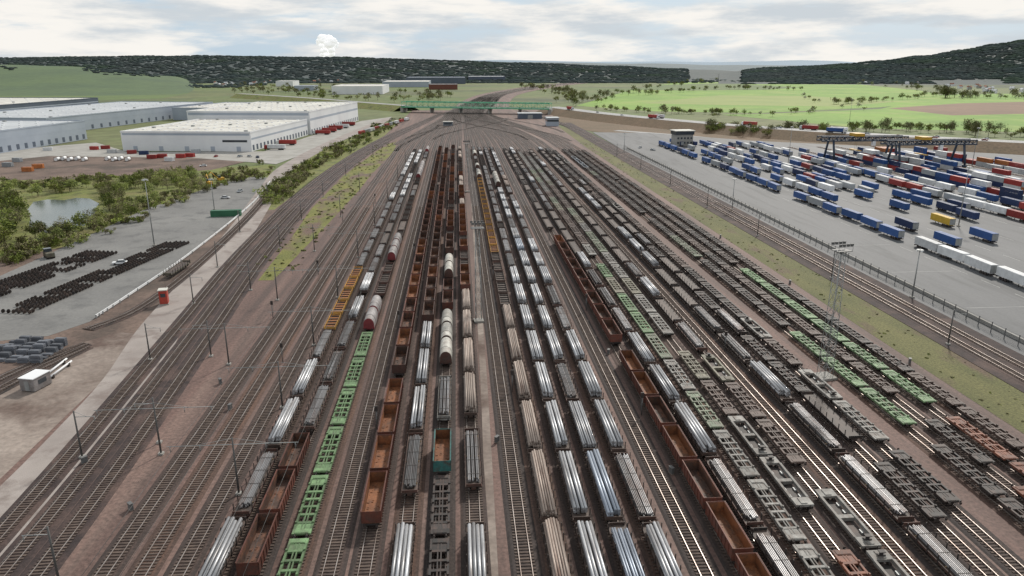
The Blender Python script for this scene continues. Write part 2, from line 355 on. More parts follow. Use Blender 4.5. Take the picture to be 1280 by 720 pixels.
ob('railway_track',trackmesh(smooth(P,8),None),kind='structure')
for x in (258,281,296,325): ob('railway_track',trackmesh([Vector((x,200,0)),Vector((x,560,0))],-1),kind='structure')
# ---------------------------------------------------------------- wagons
def bogie_mb():
    b=MB()
    for s in (-1,1):
        b.box(s*1.02-.1,s*1.02+.1,-1.3,1.3,.35,.7)
        for y in (-.9,.9): b.cyl((s*.7,y,.46),(s*.84,y,.46),.46,n=10)
    b.box(-1.0,1.0,-.25,.25,.5,.85)
    for y in (-.9,.9): b.cyl((-.7,y,.46),(.7,y,.46),.09,n=6)
    return b
def buffer_mb(): return MB().cyl((0,0,0),(0,.55,0),.1,n=6).cyl((0,.55,0),(0,.62,0),.23,n=8)
def buffer_mb2(): return MB().cyl((0,0,0),(0,-.55,0),.1,n=6).cyl((0,-.55,0),(0,-.62,0),.23,n=8)
def running(k,half,by):
    k.part('bogie',bogie_mb(),[m_dark],((0,-by,0),(0,by,0)))
    k.part('buffer',buffer_mb(),[m_dark],((-.875,half,1.05),(.875,half,1.05)))
    k.part('buffer',buffer_mb2(),[m_dark],((-.875,-half,1.05),(.875,-half,1.05)))
def k_gon(c,inner):
    k=Kind(); h=6.5; b=MB(); x=1.42
    b.box(-x,-x+.1,-h,h,1.2,3.15).box(x-.1,x,-h,h,1.2,3.15).box(-x+.1,x-.1,-h,-h+.1,1.2,3.1).box(-x+.1,x-.1,h-.1,h,1.2,3.1)
    for s in (-1,1):
        b.box(s*1.47-.05,s*1.47+.05,-h-.02,h+.02,3.03,3.2)
        for i in range(9):
            y=-h+.25+i*(2*h-.5)/8; b.box(s*1.47-.048,s*1.47+.048,y-.09,y+.09,1.15,3.028)
    b.box(-1.4,1.4,-h-.06,-h,3.0,3.17).box(-1.4,1.4,h,h+.06,3.0,3.17)
    k.part('body',b,[c])
    l=MB().box(-x+.1,x-.1,-h+.1,h-.1,1.1,1.25); rr=random.Random(5)
    for i in range(40): 
        px,py,s_=rr.uniform(-1.1,1.1),rr.uniform(-h+.5,h-.5),rr.uniform(.06,.18); l.box(px-s_,px+s_,py-s_,py+s_*1.4,1.24,1.25+s_*.5)
    k.part('floor',l,[inner])
    li=MB()
    for s in (-1,1): li.face([(s*1.315,-h+.12,1.26),(s*1.315,h-.12,1.26),(s*1.315,h-.12,3.1),(s*1.315,-h+.12,3.1)][::s])
    for s in (-1,1): li.face([(-1.3,s*(h-.105),1.26),(1.3,s*(h-.105),1.26),(1.3,s*(h-.105),3.05),(-1.3,s*(h-.105),3.05)])
    k.part('lining',li,[inner])
    k.part('underframe',MB().box(-1.2,1.2,-h-.2,h+.2,.9,1.09),[m_dark]); running(k,h+.2,4.5); k.len=14.2; return k.done()
def k_flat(c,deck):
    k=Kind(); h=9.3
    k.part('deck',MB().box(-1.35,1.35,-h,h,1.1,1.24),[deck])
    b=MB().box(-1.44,-1.35,-h,h,.9,1.27).box(1.35,1.44,-h,h,.9,1.27).box(-.4,.4,-h,h,.7,1.09)
    for i in range(8): b.box(-1.36,1.36,-h+.5+i*2.58,-h+.72+i*2.58,.85,1.095)
    k.part('underframe',b,[c])
    k.part('end_board',MB().box(-1.35,1.35,-.05,.05,1.25,1.7),[c],((0,-h+.08,0),(0,h-.08,0)))
    k.part('stanchion',MB().box(-.06,.06,-.08,.08,.95,2.35),[m_dark],tuple((s*1.51,-h+1.2+i*(2*h-2.4)/7,0) for s in (-1,1) for i in range(8)))
    running(k,h,6.6); k.len=19.8; return k.done()
def k_skel(c):
    k=Kind(); h=9.2; b=MB()
    for s in (-1,1):
        b.box(s*1.22-.16,s*1.22+.16,-h+1.3,h-1.3,.8,1.2)
    b.box(-.32,-.14,-h+1.3,h-1.3,.85,1.16).box(.14,.32,-h+1.3,h-1.3,.85,1.16)
    k.part('frame',b,[c])
    k.part('end_platform',MB().box(-1.38,1.38,-.65,.65,.9,1.2).box(-1.0,1.0,-.5,.5,1.199,1.26),[c],((0,-h+.65,0),(0,h-.65,0)))
    k.part('crossmember',MB().box(-1.065,1.065,-.28,.28,.88,1.18),[c],tuple((0,-h+3.2+i*2.4,0) for i in range(6)))
    k.part('bolster_plate',MB().box(-1.062,1.062,-.95,.95,.93,1.145),[c],((0,-6.9,-.03),(0,6.9,-.03)))
    k.part('container_pin',MB().box(-.12,.12,-.2,.2,1.2,1.42).box(-.2,.2,-.05,.05,1.2,1.3),[c],tuple((s*1.25,y,0) for s in (-1,1) for y in (-6.1,-3.0,0,3.0,6.1)))
    running(k,h,7.0); k.len=19.7; return k.done()
def k_pocket(c,well):
    k=Kind(); h=8.4; b=MB()
    for s in (-1,1): b.box(s*1.3-.14,s*1.3+.14,-h+2.4,h-2.4,.75,1.25).box(s*1.36-.2,s*1.36+.2,-h+2.4,h-2.4,1.25,1.33)
    b.box(-1.17,1.17,-.5,.5,.6,1.2); k.part('frame',b,[c])
    k.part('well_floor',MB().box(-1.15,1.15,-h+2.4,h-2.4,.35,.45),[well])
    k.part('end_platform',MB().box(-1.44,1.44,-1.2,1.2,.9,1.3).box(-.5,.5,-.9,.9,1.3,1.42),[c],((0,-h+1.2,0),(0,h-1.2,0)))
    hi=MB().box(-.55,.55,-.3,.3,1.42,1.6).box(-.2,.2,-.2,.2,1.6,2.0).box(-.45,.45,-.4,.4,2.0,2.1)
    k.part('hitch',hi,[m_dark],((0,-h+1.5,0),))
    k.part('chock',MB().box(-.2,.2,-.5,.5,.45,.75),[m_galv],tuple((s*.85,y,0) for s in (-1,1) for y in (-3.6,2.2,4.4)))
    running(k,h,7.0); k.len=17.9; return k.done()
def k_hood(c,e):
    k=Kind(); h=5.6
    def arch(y0,y1,g):
        b=MB(); n=12; P=[((1.42+g)*math.cos(math.pi*i/n),1.6+(2.15+g)*abs(math.sin(math.pi*i/n))**.75) for i in range(n+1)]
        P=[((1.42+g),1.2)]+P+[(-(1.42+g),1.2)]
        for i in range(len(P)-1): b.face([(P[i][0],y0,P[i][1]),(P[i][0],y1,P[i][1]),(P[i+1][0],y1,P[i+1][1]),(P[i+1][0],y0,P[i+1][1])][::-1])
        for y in (y0,y1): b.face([(x,y,z) for x,z in P])
        return b
    k.part('hood_panel',arch(-h+.15,-1.9,0),[c]); k.part('hood_panel',arch(-1.95,1.95,.07),[c]); k.part('hood_panel',arch(1.9,h-.15,0),[c])
    k.part('end_wall',arch(-h,-h+.2,-.05),[e]); k.part('end_wall',arch(h-.2,h,-.05),[e])
    k.part('underframe',MB().box(-1.4,1.4,-h-.1,h+.1,.85,1.19),[e]); running(k,h+.1,3.6); k.len=12.3; return k.done()
def k_low(c,deck):
    k=Kind(); h=6.3
    k.part('deck',MB().box(-1.3,1.3,-h,h,1.1,1.25),[deck])
    b=MB()
    for s in (-1,1):
        b.box(s*1.36-.05,s*1.36+.05,-h,h,.95,1.75)
        for i in range(8): y=-h+.3+i*(2*h-.6)/7; b.box(s*1.45-.04,s*1.45+.04,y-.07,y+.07,.95,1.72)
    k.part('side_board',b,[c]); k.part('end_board',MB().box(-1.3,1.3,-.05,.05,1.1,1.85),[c],((0,-h-.06,0),(0,h+.06,0)))
    k.part('cradle',MB().box(-1.25,1.25,-.15,.15,1.25,1.5),[m_dark],tuple((0,-4.8+i*2.4,0) for i in range(5)))
    k.part('underframe',MB().box(-1.1,1.1,-h,h,.85,1.09),[m_dark]); running(k,h+.1,4.3); k.len=13.9; return k.done()
KC={}
def kind(t,c):
    if (t,c) not in KC:
        if t=='gon': k=k_gon(WC['rust' if c in('orange','rustd') else c],WC['inner' if c in ('orange','rust','teal') else 'innerd'])
        elif t=='flat': k=k_flat(WC[c],m_deck)
        elif t=='skel': k=k_skel(WC[c])
        elif t=='pocket': k=k_pocket(WC[c],WC['dark'])
        elif t=='hood': k=k_hood(WC['hoodgrey' if c=='redend' else 'white'],WC['redend' if c=='redend' else 'dkrust'])
        elif t=='low': k=k_low(WC[c],m_deck if c!='yellow' else WC['orange'])
        KC[(t,c)]=k
    return KC[(t,c)]
class Load: pass
def mkload(t,seed):
    r=random.Random(seed); o=Load(); o.items=[]; ln=r.uniform(15.0,17.9); z0=1.24
    br=MB().box(-1.2,1.2,-.1,.1,z0,z0+.12); o.items+=[('bearer',br,m_timber,(0,y*ln/2*.8,0)) for y in (-1,0,1)]; z=z0+.12
    mat={'pipe':m_steel[0],'blue':m_steel[1],'beige':m_steel[2],'bar':m_steel[3]}[t]
    if t in ('pipe','blue'):
        rad,nb,per,gap=r.choice(((.19,3,2,.16),(.26,2,2,.22),(.17,2,3,.3),(.30,4,1,.04),(.2,3,2,.05)))
        mbp=MB().cyl((0,-ln/2,0),(0,ln/2,0),rad,n=10)
        wb=per*rad*2.02; tot=nb*wb+(nb-1)*gap
        for b_ in range(nb):
            j=r.uniform(-.6,.6)
            for q in range(2):
                for i in range(per):
                    o.items.append(('pipe',mbp,mat,(-tot/2+b_*(wb+gap)+(i+.5)*rad*2.02,j+r.uniform(-.15,.15),z+rad+q*rad*2.02)))
    elif t=='beige':
        mbp=MB().cyl((0,-ln/2,0),(0,ln/2,0),.2,n=8)
        for q in range(3):
            for i in range(6-(q==2)): o.items.append(('pipe',mbp,mat,((i-2.5+.5*(q==2))*.41,r.uniform(-.4,.4),z+.2+q*.37)))
    else:
        sets=r.choice(((-.62,.62),(-.45,.45),(-.75,0.0,.75)))
        nn=4 if len(sets)==2 else 2
        for x in sets:
            b=MB()
            for q in range(2):
                for i in range(nn):
                    cx=(i-(nn-1)/2)*.27; l0=-ln/2+r.uniform(0,.9); l1=ln/2-r.uniform(0,.9); zz=q*.26
                    P=[(cx-.13,zz),(cx+.13,zz),(cx+.13,zz+.09),(cx+.05,zz+.25),(cx-.05,zz+.25),(cx-.13,zz+.09)]
                    for e in range(6):
                        f_=(e+1)%6; b.face([(P[e][0],l0,P[e][1]),(P[f_][0],l0,P[f_][1]),(P[f_][0],l1,P[f_][1]),(P[e][0],l1,P[e][1])])
                    b.face([(a_,l0,c_) for a_,c_ in P]); b.face([(a_,l1,c_) for a_,c_ in reversed(P)])
            o.items.append(('bar_bundle',b,mat,(x,r.uniform(-.4,.4),z)))
        st=MB().box(-1.2,1.2,-.06,.06,0,.03)
        for i in range(4): o.items.append(('strap',st,m_dark,(0,-ln/2+2+i*(ln-4)/3,z+.515)))
    mats=[];a=MB();cache={}
    o.parts=[]
    for n,mb,m,l in o.items:
        if m not in mats: mats.append(m)
        a.add(mb,l,mats.index(m))
        if id(mb) not in cache: cache[id(mb)]=mb.mesh(n,[m])
        o.parts.append((n,cache[id(mb)],l))
    o.mb=a; o.mats=mats; o.single=a.mesh('load',mats); return o
LOADS={t:[mkload(t,i*7+j) for i in range(8)] for j,t in enumerate(('pipe','blue','beige','bar'))}
LN={'pipe':('pipe_load','silver steel tubes'),'blue':('pipe_load','blue-grey steel tubes'),'beige':('tube_load','beige rusty steel tubes'),'bar':('steel_bar_load','grey steel bar bundles')}
DESC={'gon':('gondola_wagon',{'rust':'rust-brown open gondola wagon','orange':'gondola wagon with orange inside','rustd':'rust-brown gondola wagon, dark inside','teal':'teal-ended open gondola wagon','dkrust':'dark brown gondola wagon'}),
 'flat':('flat_wagon','flat wagon'),'skel':('container_wagon','skeleton container wagon'),'pocket':('pocket_wagon','pocket wagon'),'hood':('covered_wagon','round-hooded covered wagon'),'low':('low_sided_wagon','low-sided wagon')}
CN=dict(rust='rust-brown',dkrust='dark brown',orange='orange',teal='teal',green='green',palegreen='pale green',dark='blackish',grey='grey',olive='olive-grey',bluegrey='blue-grey',brown='brown',orbrown='orange-brown',yellow='yellow-orange',white='white',redend='grey red-ended')
f=lambda load,c='brown':('flat',c,load)
P_,B_,E_,A_=f('pipe'),f('blue'),f('beige'),f('bar','dkrust')
X_=f(None,'dark'); D_=('skel','dark',0); Bn=('skel','brown',0); PG=('skel','palegreen',0); OL=('skel','olive',0); GY=('skel','grey',0); YL=('low','yellow',0); LB=('low','brown',0); GR=('skel','green',0)
ROWS=[
 [(780,432,[A_,A_,P_]),(426,345,[YL]),(342,195,[A_,('low','dkrust',0),LB,P_])],
 [(735,558,[('gon','rustd',0)]),(548,378,[A_,P_]),(372,195,[A_,LB,X_,P_])],
 [(790,424,[GR]),(418,378,[('hood','redend',0)]),(376,335,[('low','dkrust',0)]),(330,306,[('hood','redend',0)]),(302,195,[LB,A_,X_,('hood','redend',0)])],
 [(668,482,[('gon','orange',0)]),(476,200,[('gon','rust',0),('gon','rustd',0),('gon','dkrust',0)])],
 [(790,640,[P_]),(630,418,[P_,P_,A_]),(410,200,[('gon','dkrust',0),('gon','rust',0),('gon','rustd',0)])],
 [(790,625,[D_]),(612,575,[('gon','teal',0)]),(574,538,[('gon','rustd',0)]),(534,470,[f('bar','grey')]),(462,398,[('hood','white',0)]),(394,362,[('gon','rustd',0)]),(352,326,[('hood','white',0)]),(322,195,[('gon','dkrust',0),('low','dkrust',0),('gon','rust',0)])],
 [(790,632,[A_,P_]),(622,540,[P_,A_]),(530,440,[E_,A_]),(432,200,[('gon','rust',0),LB,('low','dkrust',0),E_])],
 [(790,700,[E_]),(690,402,[E_,E_,E_,P_]),(396,335,[LB,('low','dkrust',0)]),(333,228,[YL,YL,YL,LB]),(226,195,[LB,('hood','white',0),A_])],
 [(790,372,[P_,P_,P_,A_]),(366,195,[P_,A_,A_,LB])],
 [(790,240,[P_,P_,A_,A_,B_]),(236,222,[('hood','white',0)]),(218,195,[A_])],
 [(790,400,[P_,P_,A_]),(396,195,[P_,A_,A_,E_])],
 [(800,446,[('gon','rust',0),('gon','rust',0),('gon','rustd',0)]),(436,300,[('gon','rust',0),('gon','rustd',0)]),(290,195,[D_,X_])],
 [(800,600,[A_,P_,f('bar','dark')]),(592,432,[P_,A_]),(424,195,[P_,A_,X_])],
 [(800,700,[GY,D_]),(692,560,[GY,OL]),(552,430,[GY,OL,PG,PG]),(424,330,[PG,GR,OL]),(324,195,[GY,PG,OL,Bn])],
 [(810,655,[('skel','orbrown',0)]),(645,545,[('pocket','bluegrey',0),('pocket','grey',0)]),(538,432,[OL,Bn]),(425,195,[GY,PG,OL,Bn])],
 [(800,598,[('pocket','grey',0),Bn]),(590,452,[('pocket','grey',0),('pocket','olive',0),Bn]),(446,195,[A_,P_,X_])],
 [(790,595,[P_,A_]),(590,532,[f('bar','dark'),P_]),(528,402,[P_,f('bar','dark')]),(396,195,[P_,A_,X_])],
 [(660,565,[D_,X_]),(560,195,[Bn,X_,f('bar','dark'),D_])],
 [(640,572,[D_]),(560,470,[GY,('pocket','grey',0)]),(464,195,[Bn,('pocket','grey',0),D_,D_])],
 [(720,545,[D_]),(540,420,[GR]),(414,330,[D_,Bn]),(326,195,[PG,D_,D_,('pocket','bluegrey',0)])],
 [(700,595,[('skel','orbrown',0)]),(590,510,[D_]),(500,195,[Bn,D_])],
 [(660,525,[('skel','orbrown',0),Bn]),(512,340,[GR]),(334,195,[D_,Bn])],
 [(640,195,[D_,Bn,Bn])]]
nrow=len(ROWS); SC={'flat':(.86,.95,.95)}; SDEF=(.92,.80,.95); PL=[]
for ri,(X,segs) in enumerate(zip(ROWX,ROWS)):
    rd='leftmost wagon row' if ri==0 else ('rightmost wagon row' if ri==nrow-1 else ('%s wagon row from left'%ordw(ri) if ri<12 else '%s wagon row from right'%ordw(nrow-1-ri)))
    idx=0; y=None; yend=U(545,574)
    for y0,y1,opts in segs:
        ya,yb=rowY(X,y0),rowY(X,y1)
        if y1<=200: yb=600
        y=ya if y is None else max(y,ya)
        prev=None
        while True:
            o_=prev if (prev and R()<.35) else random.choice(opts); prev=o_
            t,c,ld=o_; k=kind(t,c); s_=SC.get(t,SDEF); kl=k.len*s_[1]
            if y+kl>yb+kl*.45 or y+kl>yend: break
            yc=y+kl/2; y+=kl+.02
            if yc>230 and R()<.03: y+=U(3,14)
            PL.append((yc,X,t,c,ld,k,idx,rd,s_)); idx+=1
PL.sort(key=lambda a:a[0]); cntn={}
def count(n): cntn[n]=cntn.get(n,0)+1; return cntn[n]<=300
for yc,X,t,c,ld,k,idx,rd,s_ in PL:
    full=yc<205; nm,ds=DESC[t]
    ds=ds[c] if isinstance(ds,dict) else CN[c]+' '+ds
    if count(nm): k.place(nm,(X,yc,RT-.02),0 if R()<.5 else math.pi,'%s, %s from near end of the %s'%(ds,ordw(idx),rd),'railway wagon','wagons standing in the %s'%rd,full,() if yc<150 else ('container_pin',),s_)
    else: tofar(nm,k.mb,k.mats,(X,yc,RT-.02),0,s_)
    if t=='flat' and ld:
        lo=random.choice(LOADS[ld]); ln_,dd=LN[ld]
        lab='%s on %s wagon up the %s'%(dd,ordw(idx),rd)
        if not count(ln_): tofar(ln_,lo.mb,lo.mats,(X,yc,RT-.018),0,s_); continue
        if full:
            r_=ob(ln_,None,None,(X,yc,RT-.018),0,lab,'steel load','steel loads in the %s'%rd)
            for n,me,l in lo.parts: ob(n,me,r_,l)
        else: r_=ob(ln_,lo.single,None,(X,yc,RT-.018),0,lab,'steel load','steel loads in the %s'%rd)
        r_.scale=s_
# ---------------------------------------------------------------- masts, wires, towers
def mast_kind(hh,arm,two=True):
    k=Kind(); k.part('pole',MB().cyl((0,0,0),(0,0,hh),.17,.12,8),[m_mast])
    k.part('foot',MB().box(-.4,.4,-.4,.4,0,.35),[m_conc])
    a=MB().bar((-arm if two else 0,0,hh-1.1),(arm,0,hh-1.1),.08); a.bar((0,0,hh-.1),(arm*.6,0,hh-1.1),.045)
    if two: a.bar((0,0,hh-.1),(-arm*.6,0,hh-1.1),.045)
    k.part('cross_arm',a,[m_galv])
    d=MB().cyl((0,0,-.9),(0,0,0),.06,n=6); k.part('insulator',d,[m_galv],tuple((x,0,hh-1.1) for x in ((arm*.95,arm*.5,-arm*.5,-arm*.95) if two else (arm*.95,))))
    return k.done()
mk1=mast_kind(9.5,9.5); mk2=mast_kind(8.5,3.2,False)
def rowmasts(pts,k,label,cat='mast',nm='catenary_mast',group=None,rz=0,full=210):
    for i,(x,y) in enumerate(pts): k.place(nm,(x,y,0),rz,label%ordw(i),cat,group,y<full)
mY=(99,128,160,196,240,292,350,415,480)
rowmasts([(-34,y) for y in mY],mk1,'slender catenary mast with long cross arm, %s from near end beside leftmost wagon row',group='catenary masts beside the wagon rows')
rowmasts([(-50.2,y) for y in (112,150,195,250,310,375)],mk1,'catenary mast with long cross arm, %s from near end left of the empty tracks',group='catenary masts left of the empty tracks')
rowmasts([(-50.5,80),(-52,116),(-55.5,155),(-60,205),(-63,255),(-65.5,305),(-66,360),(-65,430),(-59,520)],mk2,'dark catenary mast, %s from near end on the yard side of the main line',group='catenary masts by the main line',rz=math.pi)
rowmasts([G(103,572),G(188,450),G(242,380),G(272,334),G(300,290),G(335,250)],mk2,'dark catenary mast, %s from near end between service road and main line',group='catenary masts by the service road')
rowmasts([(112,y) for y in (150,205,262,320,380,445,515)],mk2,'thin catenary mast, %s from near end along the right-hand main line',group='catenary masts on the right')
for i,xo in enumerate((-9,-4.7,4.7,9)):
    b=MB()
    for a_,c_ in zip((40,)+mY,mY): b.cyl((-34+xo,a_,7.5),(-34+xo,(a_+c_)/2,7.2),.028,n=4).cyl((-34+xo,(a_+c_)/2,7.2),(-34+xo,c_,7.5),.028,n=4)
    ob('overhead_wire',b.mesh('overhead_wire',[m_mast]),None,(0,0,0),0,'thin overhead wire hung from the long cross arms, %s from left'%ordw(i),'wire','wires over the tracks at left')
for i,pp in enumerate(MAINP[:2]):
    b=MB()
    for a_,c_ in zip(pp[0:60:2],pp[2:62:2]): b.cyl(a_+Vector((0,0,6.3)),c_+Vector((0,0,6.3)),.03,n=4)
    ob('overhead_wire',b.mesh('overhead_wire',[m_mast]),None,(0,0,0),0,'thin overhead wire above the %s main line track'%('right' if i==0 else 'left'),'wire')
def tower_kind(hh,w0,w1):
    k=Kind(); n=10; lg=MB(); br=MB()
    def c(i,z): w_=(w0+(w1-w0)*z/hh)/2; sx,sy=((-1,-1),(1,-1),(1,1),(-1,1))[i%4]; return Vector((sx*w_,sy*w_,z))
    for i in range(4): lg.bar(c(i,0),c(i,hh),.09)
    for q in range(n):
        z0,z1=hh*q/n,hh*(q+1)/n
        for i in range(4): br.bar(c(i,z0),c(i+1,z1),.045); br.bar(c(i+1,z0),c(i,z1),.045); br.bar(c(i,z1),c(i+1,z1),.045)
    k.part('leg_frame',lg,[m_galv]); k.part('bracing',br,[m_galv]); k.part('base',MB().box(-w0*.8,w0*.8,-w0*.8,w0*.8,0,.5),[m_conc])
    p=MB().box(-1.6,1.6,-1.1,1.1,hh,hh+.12)
    for s in (-1,1): p.bar((-1.6,s*1.1,hh+1),(1.6,s*1.1,hh+1),.04); p.bar((s*1.6,-1.1,hh+1),(s*1.6,1.1,hh+1),.04)
    for s in (-1,1):
        for q in (-1,1): p.bar((s*1.6,q*1.1,hh),(s*1.6,q*1.1,hh+1),.04)
    k.part('platform',p,[m_dgalv])
    la=MB().box(-.3,.3,-.12,.12,-.25,.25); k.part('floodlight',la,[m_dgalv],tuple((x,y,hh+1.35) for x in (-1.3,-.45,.45,1.3) for y in (-1.1,1.1)))
    return k.done()
tk=tower_kind(27,2.2,1.2)
x,y=74.6,rowY(74.6,472); tk.place('light_tower',(x,y,0),.2,'tall lattice light tower standing among the right-hand wagon rows','light tower',None,True)
tk2=tower_kind(24,1.5,.9)
x,y=4.3,rowY(4.3,402); tk2.place('light_tower',(x,y,0),.1,'lattice light tower beside the empty track near the picture middle','light tower',None,True)
x,y=4.3,rowY(4.3,240); tk2.place('light_tower',(x,y,0),.1,'distant lattice light tower near the far wagons in the middle','light tower',None,False)
def lamp_kind(hh):
    k=Kind(); k.part('pole',MB().cyl((0,0,0),(0,0,hh),.22,.1,8),[m_galv]); k.part('foot',MB().box(-.5,.5,-.5,.5,0,.4),[m_conc])
    k.part('lamp_ring',MB().cyl((0,0,hh-.5),(0,0,hh-.3),.9,n=10),[m_galv]); k.part('lamp_head',MB().box(-.3,.3,-.15,.15,hh-.75,hh-.5),[m_white],((.8,0,0),(-.8,0,0),(0,.8,0),(0,-.8,0))); return k.done()
lk=lamp_kind(24); lk2=lamp_kind(14)
for i,(px,py,l,k) in enumerate([(193,307,'tall grey lamp pole at the edge of the wheelset apron',lk),(268,262,'grey lamp pole beside the green container on the apron',lk2),
  (1198,283,'lamp pole among the parked trailers near the white trailers',lk),(1062,150,'thin lamp pole standing against the green field',lk),(1215,207,'lamp pole beside the coloured container stacks',lk),(985,205,'lamp pole between trailer lanes at the terminal far side',lk),
  (915,262,'lamp pole on the terminal fence line',lk2),(1140,372,'small lamp pole by the nearer terminal fence',lk2),(780,190,'lamp pole at the far corner of the terminal',lk2)]):
    k.place('lamp_pole',(*G(px,py),0),0,l,'lamp pole',None,py>240)
ks=Kind(); ks.part('post',MB().cyl((0,0,0),(0,0,3.6),.09,n=6),[m_dgalv]); ks.part('signal_head',MB().box(-.3,.3,-.12,.12,3.6,4.6),[m_dark]); ks.part('ladder',MB().bar((-.2,.3,0),(-.2,.15,3.6),.03).bar((.2,.3,0),(.2,.15,3.6),.03).bar((-.2,.2,2),(.2,.2,2),.03),[m_dgalv]); ks.done()
kb=Kind(); kb.part('cabinet_body',MB().box(-.6,.6,-.3,.3,.1,1.4),[m_dgalv]); kb.part('cabinet_roof',MB().box(-.66,.66,-.36,.36,1.403,1.5),[m_dgalv]); kb.part('plinth',MB().box(-.65,.65,-.35,.35,-.02,.099),[m_dirtp]); kb.done()
for i,(x,y) in enumerate([(-15.3,118),(-15.3,170),(-15.3,240),(9.7,132),(9.7,210),(32.7,120),(32.7,180),(32.7,260),(59.2,150),(59.2,230),(-38.8,150),(-43.6,220),(-47.9,180),(-47.9,300),(-38.8,340)]):
    ks.place('track_signal',(x,y,.05),0,'small dark-headed signal post between tracks, %s in reading order from the middle left'%ordw(i),'signal','small signal posts between tracks',y<200)
for i,(x,y) in enumerate([(-48.5,96),(-49,140),(-43.6,128),(96.6,140),(96.8,200),(97,260),(5.6,112),(32.6,100),(32.6,150),(-61.5,110)]):
    o=kb.place('relay_cabinet',(x,y,.07),U(0,3),'small grey relay cabinet standing beside the tracks, %s of its kind from left front'%ordw(i),'cabinet','grey relay cabinets by the tracks',y<200); o.scale=(.75,.75,.75)
# ---------------------------------------------------------------- fence
fx=127.5
fr=ob('security_fence',None,None,(fx,300,0),0,'long grey mesh security fence between the main line and the trailer terminal','fence')
pm=MB()
for z in (.15,.45,.75,1.05,1.35,1.65,1.95,2.25,2.5): pm.bar((0,-170,z),(0,262,z),.03)
ob('mesh_panel',pm.mesh('mesh_panel',[m_dgalv]),fr)
pmesh=MB().box(-.08,.08,-.08,.08,0,2.7).mesh('fence_post',[m_dgalv])
for i in range(97): ob('fence_post',pmesh,fr,(0,-170+i*4.5,0))
wb=MB().box(-.3,.3,-280,262,0,.9); ob('barrier_wall',wb.mesh('barrier_wall',[m_conc]),None,(130.2,300,0),0,'low pale concrete barrier wall running along the terminal edge','wall')
bp=smooth([G(*p) for p in [(120,398),(160,372),(240,317),(315,256),(338,228)]],6)
mb=MB(); ribbon(mb,bp,[(-.1,.35),(-.1,.95),(.1,.95),(.1,.35),(-.1,.35)]); gr=ob('guard_rail',None,None,(bp[0].x,bp[0].y,0),0,'pale guard rail along the edge of the wheelset apron','guard rail')
mb.v=[(a-bp[0].x,b-bp[0].y,c) for a,b,c in mb.v]; ob('rail_beam',mb.mesh('rail_beam',[m_white]),gr)
pmesh=MB().box(-.08,.08,-.08,.08,0,.9).mesh('post',[m_galv])
for p in bp: ob('post',pmesh,gr,(p.x-bp[0].x+.2,p.y-bp[0].y,0))
# ---------------------------------------------------------------- terminal
for x in (156,168.5,184,203,222,241):
    mb=MB()
    for i in range(30): mb.box(x-.09,x+.09,150+i*14,158+i*14,-.026,-.02,0,False)
    struct('lane_marking',mb,[m_line])
for yy in (140,175,210,245):
    mb=MB(); mb.box(134,154,yy-.08,yy+.08,-.026,-.02,0,False); struct('lane_marking',mb,[m_line])
TC={'blue':(.03,.085,.25),'white':(.62,.63,.64),'yellow':(.68,.44,.05),'red':(.30,.04,.035),'grey':(.34,.36,.38),'navy':(.022,.04,.11),'green':(.05,.18,.10),'orange':(.40,.14,.045)}
TMt={n:M('trailer_'+n,c,tuple(v*.78 for v in c),.5,rough=.45,rnd=.22,fine=.08,fs=2) for n,c in TC.items()}
TCN={'blue':'blue','white':'white','yellow':'yellow','red':'red','grey':'grey','navy':'dark navy','green':'green','orange':'orange'}
def k_trailer(c):
    k=Kind(); b=MB(); h=6.75; P=[(-1.27,1.15),(1.27,1.15),(1.27,3.85),(1.17,3.97),(-1.17,3.97),(-1.27,3.85)]
    for i in range(6):
        j=(i+1)%6; b.face([(P[i][0],-h,P[i][1]),(P[j][0],-h,P[j][1]),(P[j][0],h,P[j][1]),(P[i][0],h,P[i][1])],0)
    b.face([(x,-h,z) for x,z in P]); b.face([(x,h,z) for x,z in reversed(P)])
    k.part('box_body',b,[c])
    r=MB()
    for i in range(11): y=-h+.4+i*1.27; r.box(-1.1,1.1,y-.04,y+.04,3.96,4.0)
    r.box(-.03,.03,-h+.1,h-.1,3.96,3.99); k.part('roof_bow',r,[c])
    k.part('rear_door',MB().box(-1.2,1.2,-h-.04,-h,1.3,3.8).box(-.02,.02,-h-.07,-h-.03,1.3,3.8),[m_galv])
    k.part('chassis',MB().box(-.45,.45,-h,h,.85,1.14).box(-1.2,1.2,-h,-h+.15,.5,.86),[m_dark])
    wl=MB().cyl((-.2,0,0),(.2,0,0),.5,n=12); k.part('wheel',wl,[m_dark],tuple((s*1.03,y,.5) for s in (-1,1) for y in (-4.6,-3.3,-2.0)))
    k.part('landing_leg',MB().box(-.08,.08,-.1,.1,0,.9),[m_dark],((-.7,3.6,0),(.7,3.6,0)))
    return k.done()
TK={n:k_trailer(m) for n,m in TMt.items()}; TS=(.96,.90,.95)
def lane(nm,X,y0,y1,dens,pal,gap=(1.0,4.5)):
    Y=rowY(X,y0); Ye=rowY(X,y1); i=0
    while Y<Ye:
        if R()<dens:
            c=random.choice(pal)
            TK[c].place('semi_trailer',(X+U(-.9,.9),Y,-.03),(math.pi if R()<.5 else 0)+U(-.05,.05),'%s box trailer, %s from near end of the %s trailer lane'%(TCN[c],ordw(i),nm),'trailer','trailers in the %s lane'%nm,Y<330,(),TS); i+=1
        Y+=12.2+U(*gap)
lane('fence-side',162,372,308,1,['white'],(.8,1.8))
